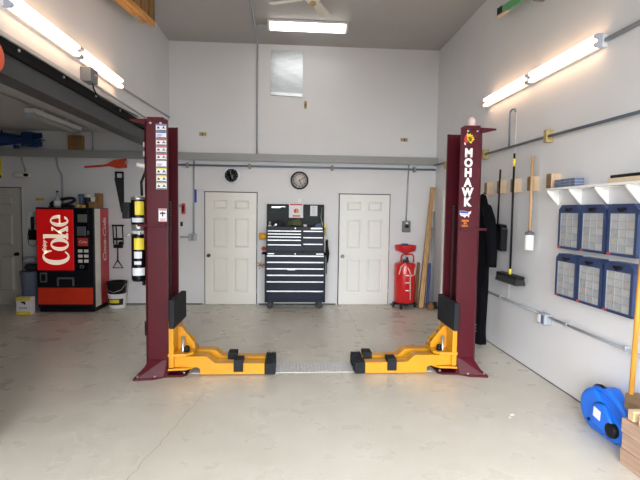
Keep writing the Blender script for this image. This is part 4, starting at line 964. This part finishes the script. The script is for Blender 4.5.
# ------------------------------------------------------------------ right wall things
xw = XR
conduit('long dark conduit sloping across the right wall below the strip light', [(xw - .05, 8.40, 2.60), (xw - .05, 6.2, 2.53), (xw - .05, 4.6, 2.525), (xw - .05, 1.5, 2.49)], .015, 'conduitdark',
        [(xw - .075, xw - .0003, a - .03, a + .03, 2.465, 2.595) for a in (7.75, 6.2, 4.655)], smat=M['brassy'])
conduit('short hooked conduit standing up from the long conduit on the right wall', elbow([(xw - .03, 5.53, 2.54), (xw - .03, 5.54, 2.98), (xw - .03, 5.41, 2.975), (xw - .03, 5.405, 2.93)]), .011, 'conduitblue')
conduit('thin pale conduit behind the long push broom on the right wall', [(xw - .012, 5.405, 2.92), (xw - .012, 5.42, 2.0), (xw - .012, 5.43, .70)], .004, M['wall'])
t = conduit('low horizontal conduit along the foot of the right wall', [(xw - .03, 6.3, .68), (xw - .03, 3.0, .665)], .013, 'galv', [(xw - .046, xw, a - .01, a + .01, .652, .698) for a in (5.6, 4.2, 3.42)], smat=M['galv'])
conduit('pale conduit leading from the strip light to the right frame edge', [(xw - .019, 3.86, 3.215), (xw - .02, 2.0, 3.18)], .02, 'galv')
bpy.data.objects.remove([c for c in t.children if c.name.startswith('pipe')][0])
for ya, yb_ in ((6.3, 4.642), (4.498, 3.0)): MB().tube([(xw - .03, ya, .68 if ya > 5 else .672), (xw - .03, yb_, .672 if ya > 5 else .665)], .013, 8).build('pipe', M['galv'], t)
t = thing('outlet_box', 'grey and blue outlet box on the low conduit of the right wall', 'electrical box', (xw, 4.57, .59))
bx(xw - .08, xw, 4.50, 4.64, .59, .70, bev=.008).build('box', M['galv'], t)
bx(xw - .088, xw - .08, 4.515, 4.56, .605, .687, bev=.003).build('cover', M['bluegrey'], t, 'blue-grey cover')
bx(xw - .088, xw - .08, 4.575, 4.625, .605, .687, bev=.003).build('socket', M['white'], t)
# tool holder blocks
hold = [(5.97, 6.05, 'wooden holder block on the right wall behind the black coverall'),
        (5.60, 5.675, 'wooden holder block on the right wall above the dustpan'),
        (5.24, 5.31, 'wooden holder block on the right wall behind the push broom handle'),
        (4.86, 4.93, 'wooden holder block on the right wall behind the tan roller handle'),
        (4.464, 4.552, 'empty wooden holder block on the right wall beside the white shelf')]
for a, b, lab in hold:
    m = MB(); m.box(xw - .096, xw + .001, a, b, 1.975, 2.135, .004); m.mi = 1; m.box(xw - .1, xw - .096, a + .003, b - .003, 1.98, 2.13)  # thin darker facing paints the shade on the room-side face
    single(m, 'holder_block', [M['blockwood'], M['timberdark_shade']], lab, 'wood block', 'wooden tool holder blocks on the right wall')
xh = xw - .105
t = thing('dustpan', 'black long-handled dustpan hanging on the right wall behind the push broom', 'dustpan', (xh, 5.6, 1.27))
MB().tube([(xh, 5.58, 2.27), (xh, 5.60, 1.58)], [.012, .012]).build('handle', M['black'], t)
m = MB(); m.pyz([(5.70, 1.30), (5.70, 1.56), (5.65, 1.60), (5.47, 1.59), (5.43, 1.54), (5.44, 1.27)], xh - .03, xh - .02); m.pyz([(5.70, 1.30), (5.70, 1.56), (5.69, 1.56), (5.69, 1.30)], xh - .03, xh + .05); m.pyz([(5.44, 1.27), (5.43, 1.54), (5.44, 1.54), (5.45, 1.27)], xh - .03, xh + .05); m.pyz([(5.68, 1.57), (5.65, 1.60), (5.47, 1.59), (5.44, 1.55)], xh - .03, xh + .05)
m.build('pan', M['black'], t)
t = thing('push_broom', 'long black push broom hanging head down on the right wall', 'broom', (xh, 5.2, .95))
MB().tube([(xh - .01, 5.213, 2.42), (xh - .01, 5.205, 1.02)], .0125).build('handle', M['black'], t)
m = MB(); m.tube([(xh - .01, 5.213, 2.36), (xh - .01, 5.212, 2.27)], .0145); m.build('handle_band', M['decalyellow'], t, 'yellow band near the top')
m = MB(); m.tube([(xh - .01, 5.206, 1.085), (xh - .01, 5.205, 1.02)], .016); m.build('ferrule', M['decalyellow'], t, 'yellow ferrule')
m = MB(); m.box(xh - .05, xh + .05, 4.97, 5.49, .985, 1.022, .012); m.build('head', M['black'], t)
m = MB(); m.pxz([(xh - .045, .987), (xh + .045, .987), (xh + .06, .92), (xh - .06, .92)], 4.975, 5.485); m.build('bristles', M['bristle'], t)
t = thing('roller', 'white roller on a tan wooden handle hanging on the right wall', 'roller', (xh, 4.87, 1.33))
MB().tube([(xh + .01, 4.838, 2.345), (xh + .01, 4.84, 1.52)], .0165, 10).build('handle', M['handlewood'], t)
cy((xh + .012, 4.84, 2.06), (xh + .012, 4.8575, 2.06), .006, n=8).build('hanging_peg', M['steel'], t)
MB().lathe((xh + .01, 4.842, 1.335), (0, 0, 1), [(0, .04), (.005, .047), (.16, .047), (.17, .04)], 18).build('drum', M['white'], t)
MB().lathe((xh + .01, 4.842, 1.50), (0, 0, 1), [(0, .048), (.025, .048), (.04, .02), (.05, .017)], 18).build('collar', M['panelgrey'], t, 'grey collar')
# black coverall
t = thing('coverall', 'black coverall hanging on the right wall beside the lettered lift post', 'coverall', (2.5, 5.78, 0))
random.seed(2)
def loft(secs, fold, n=40, seed=0.):
    rs = []
    for (z, x, yy, rx, ry) in secs:
        ring = []
        for k in range(n):
            a = 2 * PI * k / n; q = 1 + fold * math.sin(7 * a + seed + z * 1.7) + fold * .6 * math.sin(11 * a - z * 4 + seed)
            ring.append(V((x + rx * q * math.cos(a), yy + ry * q * math.sin(a), z)))
        rs.append(ring)
    return rs
def dense(s, k):
    out = []
    for a, b in zip(s, s[1:]):
        for i in range(k): out.append(tuple(p + (q - p) * i / k for p, q in zip(a, b)))
    return out + [s[-1]]
S = [(1.97, 2.56, 5.98, .02, .04), (1.92, 2.53, 5.95, .04, .10), (1.83, 2.49, 5.90, .06, .17), (1.72, 2.47, 5.85, .07, .23), (1.5, 2.465, 5.83, .075, .25), (1.2, 2.465, 5.82, .075, .24), (.95, 2.465, 5.82, .075, .22), (.8, 2.465, 5.815, .075, .21)]
m = MB(); m.rings(loft(dense(S, 4), .07), smooth=True); b = m.build('body', M['cloth'], t)
m = MB()
for yy, sd, zb in ((5.92, 1., .13), (5.745, 2.3, .055)):
    m.rings(loft(dense([(.86, 2.465, yy, .072, .12), (.5, 2.465, yy - .005, .07, .1), (.2, 2.465, yy - .01, .07, .09), (zb, 2.465, yy - .01, .08, .095)], 4), .08, 32, sd), smooth=True)
m.build('trouser_leg', M['cloth'], t)
m = MB(); m.tube([(2.48, 5.70, 1.80), (2.46, 5.55, 1.64), (2.455, 5.455, 1.4), (2.455, 5.43, 1.2), (2.455, 5.44, 1.08)], [.06, .07, .062, .055, .058], 14); m.build('sleeve', M['cloth'], t)
m = MB(); m.tube([(2.55, 6.02, 1.9), (2.53, 5.96, 1.955), (2.54, 5.89, 1.9), (2.56, 5.88, 1.84)], [.022, .028, .028, .02], 10); m.build('collar', M['cloth'], t)
m = MB()
for z in (.22, .26, .30): m.ball((2.395, 5.70, z), .008)
m.build('snap_button', M['steel'], t)
MB().tube([(2.55, 5.99, 1.955), (2.57, 6.0, 2.0), (2.586, 6.0, 1.99)], .006, 6).build('hanging_loop', M['cloth'], t)

# white shelf and the organiser cases
t = thing('shelf', 'white bracketed wall shelf above the blue organiser cases', 'shelf', (xw, 3.9, 1.8))
xf = xw - .125
bx(xf, xw, 2.6, 4.505, 1.965, 1.985, bev=.003).build('board', M['shelfwhite'], t)
for yb_ in (4.49, 4.125, 3.765, 3.40, 3.04):
    m = MB(); m.pxz([(xw, 1.965), (xf + .005, 1.965), (xf + .005, 1.945), (xw - .012, 1.822), (xw, 1.822)], yb_ - .01, yb_ + .01); m.build('bracket', M['shelfwhite'], t)
def case_proto():
    t = thing('organiser_case', 'x', 'organiser case', (0, 0, 0), 'blue organiser cases below the shelf')
    w2, h, dp = .165, .415, .085                 # local: -x is the front, y width, z up
    c = .045
    m = MB(); out = [(-w2, .0), (-w2, h - c), (-w2 + c, h), (w2 - c, h), (w2, h - c), (w2, .0)]
    m.pyz(out, -dp + .02, 0)
    fr = .028
    m.box(-dp, -dp + .02, -w2, -w2 + fr, 0, h - c); m.box(-dp, -dp + .02, w2 - fr, w2, 0, h - c); m.box(-dp, -dp + .02, -w2, w2, 0, .022)
    m.pyz([(-w2, h - .075), (-w2, h - c), (-w2 + c, h), (w2 - c, h), (w2, h - c), (w2, h - .075)], -dp, -dp + .02)
    m.build('shell', M['caseblue'], t)
    m = MB(); cols, rows = 3, 5; ya, yb, za, zb = -w2 + fr, w2 - fr, .022, h - .075
    random.seed(4)
    for i in range(cols):
        for j in range(rows):
            m.mi = random.randrange(3)
            m.box(-dp + .008, -dp + .02, ya + (yb - ya) * i / cols + .002, ya + (yb - ya) * (i + 1) / cols - .002, za + (zb - za) * j / rows + .002, za + (zb - za) * (j + 1) / rows - .002)
    m.build('compartments', [M['caseA'], M['caseB'], M['caseC']], t)
    m = MB()
    for i in range(cols + 1): yy = ya + (yb - ya) * i / cols; m.box(-dp + .004, -dp + .018, yy - .0025, yy + .0025, za, zb)
    for j in range(rows + 1): zz = za + (zb - za) * j / rows; m.box(-dp + .004, -dp + .018, ya, yb, zz - .0025, zz + .0025)
    m.build('lid_ribs', M['caselid'], t)
    m = MB(); m.box(-dp - .012, -dp, -.05, .05, h - .052, h - .03, .004); m.box(-dp - .016, -dp, -.025, .025, h - .062, h - .04, .004); m.build('latch', M['black'], t)
    m = MB(); m.box(-dp - .003, -dp, w2 - .05, w2 - .008, .004, .02); m.build('tag', M['decalred'], t, 'small red tag')
    return t
P = case_proto(); k = 0
names = [['farthest', 'middle', 'nearest']]
for row, (z, rn) in enumerate(((1.402, 'upper'), (.938, 'lower'))):
    for col, (yy, cn) in enumerate(((4.165 + .012 * row, 'left'), (3.825 + .012 * row, 'middle'), (3.47 + .012 * row, 'right'))):
        lab = '%s case of the %s row of blue organiser cases on the right wall' % ({'left': 'leftmost', 'middle': 'middle', 'right': 'rightmost'}[cn], rn)
        if k == 0: P.location = (xw + .001, yy, z); P['label'] = lab; W[P.name] = P.location.copy()
        else: dup(P, (xw + .001, yy, z), lab)
        k += 1
m = MB()
for j in range(3):
    for i in range(4): m.box(xw - .11, xw - .02, 4.06 + i * .083, 4.135 + i * .083, 1.986 + j * .027, 2.008 + j * .027, .004)
m.mi = 1; m.box(xw - .105, xw - .025, 4.065, 4.385, 2.0, 2.055)
single(m, 'parts_tray', [M['bluegrey'], M['caseB']], 'blue-grey stack of small plastic trays on the left end of the white shelf', 'tray')
m = MB(); m.box(xw - .10, xw - .02, 2.75, 3.64, 1.986, 2.025, .003); single(m, 'level_board', M['beige'], 'beige board lying on the right end of the white shelf', 'board')
m = MB(); m.box(xw - .095, xw - .025, 2.75, 3.62, 2.026, 2.05, .004); single(m, 'metal_strip', M['black'], 'flat black strip lying on the beige board on the shelf', 'strip')

# ladder end hung high on the right wall
t = thing('ladder', 'green fibreglass ladder hung high on the right wall near the ceiling', 'ladder', (2.55, 4.5, 4.1))
def tilt(y_): return 4.155 - (5.69 - y_) * .127
for dz in (0, .36):
    m = MB(); m.rings([[V((x, yy, tilt(yy) + z + dz)) for x, z in ((2.53, -.005), (2.56, -.005), (2.56, .085), (2.53, .085))] for yy in (5.60, 3.2)], smooth=False); m.build('rail', M['green'], t)
    m = MB(); m.rings([[V((x, yy, tilt(yy) + z + dz)) for x, z in ((2.525, 0), (2.565, 0), (2.565, .09), (2.525, .09))] for yy in (5.71, 5.58)], smooth=False)
    m.mi = 1; m.rings([[V((x, yy, tilt(yy) + z + dz)) for x, z in ((2.52, -.012), (2.57, -.012), (2.57, .0), (2.52, .0))] for yy in (5.73, 5.45)], smooth=False)
    m.build('foot', [M['black'], M['beige']], t)
for yy in (5.3, 4.95, 4.6, 4.25, 3.9): cy((2.545, yy, tilt(yy) + .04), (2.545, yy, tilt(yy) + .42), .014, n=8).build('rung', M['alu'], t)
m = MB(); m.box(2.575, xw, 4.9, 4.94, 4.0, 4.45); m.build('wall_bracket', M['boxgrey'], t)

# ------------------------------------------------------------------ blue air mover and timbers at the lower right
t = thing('air_mover', 'bright blue plastic air mover fan on the floor against the right wall', 'fan', (2.47, 3.32, 0))
def arc(cy_, cz_, r_, a0, a1, n): return [(cy_ + r_ * math.cos(rad(a0 + (a1 - a0) * k / n)), cz_ + r_ * math.sin(rad(a0 + (a1 - a0) * k / n))) for k in range(n + 1)]
def rounded(poly, xa, xb, bev):
    m = MB(); m.pyz(poly, xa, xb)
    bmesh.ops.remove_doubles(m.bm, verts=list(m.bm.verts), dist=.0005)
    bmesh.ops.recalc_face_normals(m.bm, faces=list(m.bm.faces))
    cap = [f for f in m.bm.faces if len(f.verts) > 8]
    bmesh.ops.bevel(m.bm, geom=list({e for f in cap for e in f.edges}), offset=bev, segments=4, affect='EDGES', profile=.6)
    for f in m.bm.faces: f.smooth = len(f.verts) <= 8
    return m
prof = arc(3.47, .172, .166, 95, -90, 24) + [(3.22, .006), (3.16, .03), (3.14, .07), (3.14, .14), (3.17, .185), (3.24, .215), (3.33, .245), (3.41, .30)]
rounded(prof, 2.44, 2.665, .035).build('scroll_housing', M['lightblue'], t)
inner = arc(3.345, .165, .10, 140, 0, 14) + [(3.44, .11), (3.39, .075), (3.26, .06), (3.19, .08), (3.19, .15)]
rounded([(3.345 + (p - 3.345) * 1.1 + .012, .165 + (q - .165) * 1.1 - .008) for p, q in inner], 2.432, 2.445, .003).build('seam', M['black'], t)
lb = rounded(inner, 2.405, 2.45, .02); lb.build('side_shell', M['lightblue'], t)
m = MB(); m.prism([(3.405, .150), (3.325, .138), (3.318, .212), (3.398, .226)], lambda p, q, tt: V((tt, p, q)), 2.403, 2.4055); m.build('label', M['paper'], t, 'white label')
m = MB(); m.lathe((2.45, 3.215, .115), (-1, 0, 0), [(0, .055), (.045, .055), (.05, .045), (.046, .001)], 24); m.build('intake_grille', M['black'], t)
m = MB(); m.lathe((2.45, 3.50, .075), (-1, 0, 0), [(0, .014), (.02, .014), (.022, .001)], 12); m.build('foot_screw', M['black'], t)
hp = [V(p) for p in ((2.52, 3.55, .30), (2.49, 3.50, .335), (2.475, 3.42, .358), (2.47, 3.33, .352), (2.475, 3.24, .318), (2.49, 3.17, .255), (2.52, 3.16, .17))]
m = MB(); m.tube(hp, [.03, .027, .023, .021, .022, .025, .028], 12); m.build('handle', M['lightblue'], t)
m = MB(); m.tube([hp[1] + V((0, 0, .016)), hp[2] + V((0, 0, .017)), (hp[2] + hp[3]) / 2 + V((0, 0, .016))], .015, 8); m.build('handle_grip', M['black'], t)
for yy in (3.28, 3.5): bx(2.47, 2.64, yy - .02, yy + .02, 0, .02, bev=.004).build('foot', M['black'], t)

def timber(x0, x1, ya, yb, z0, z1, mt, lab):
    m = MB(); m.box(x0, x1, ya, yb, z0, z1, .006); return single(m, 'timber_block', mt, lab, 'timber', 'timber blocks stacked at the lower right')
timber(2.32, 2.48, 2.3, 2.99, 0, .112, M['timber'], 'bottom weathered timber of the stack at the lower right')
timber(2.325, 2.475, 2.32, 2.985, .1125, .222, M['timber'], 'middle weathered timber of the stack at the lower right')
timber(2.32, 2.50, 2.31, 2.99, .2225, .325, M['timber'], 'top weathered timber of the stack, under the small light blocks')
timber(2.445, 2.55, 2.55, 3.135, .3255, .44, M['timberdark_shade'], 'dark brown timber on top of the stack beside the yellow pole')
timber(2.335, 2.42, 2.90, 2.955, .3255, .40, M['timberlight'], 'small light block end on the timber stack, farther of two')
timber(2.33, 2.42, 2.79, 2.85, .3255, .40, M['timberlight'], 'small light block end on the timber stack, nearer of two')
m = MB(); m.tube([(2.468, 3.10, .4405), (2.50, 3.12, 1.2), (2.545, 3.14, 2.02)], .018, 10); single(m, 'wooden_pole', M['stick'], 'yellow wooden pole standing on the timber stack at the right edge', 'pole')
m = MB(); m.box(1.905, 1.94, 3.75, 3.775, .0002, .003); m.box(1.875, 1.885, 3.70, 3.72, .0002, .003); single(m, 'paper_scrap', M['paper'], 'tiny white paper scrap on the open floor near the right wall', 'scrap')
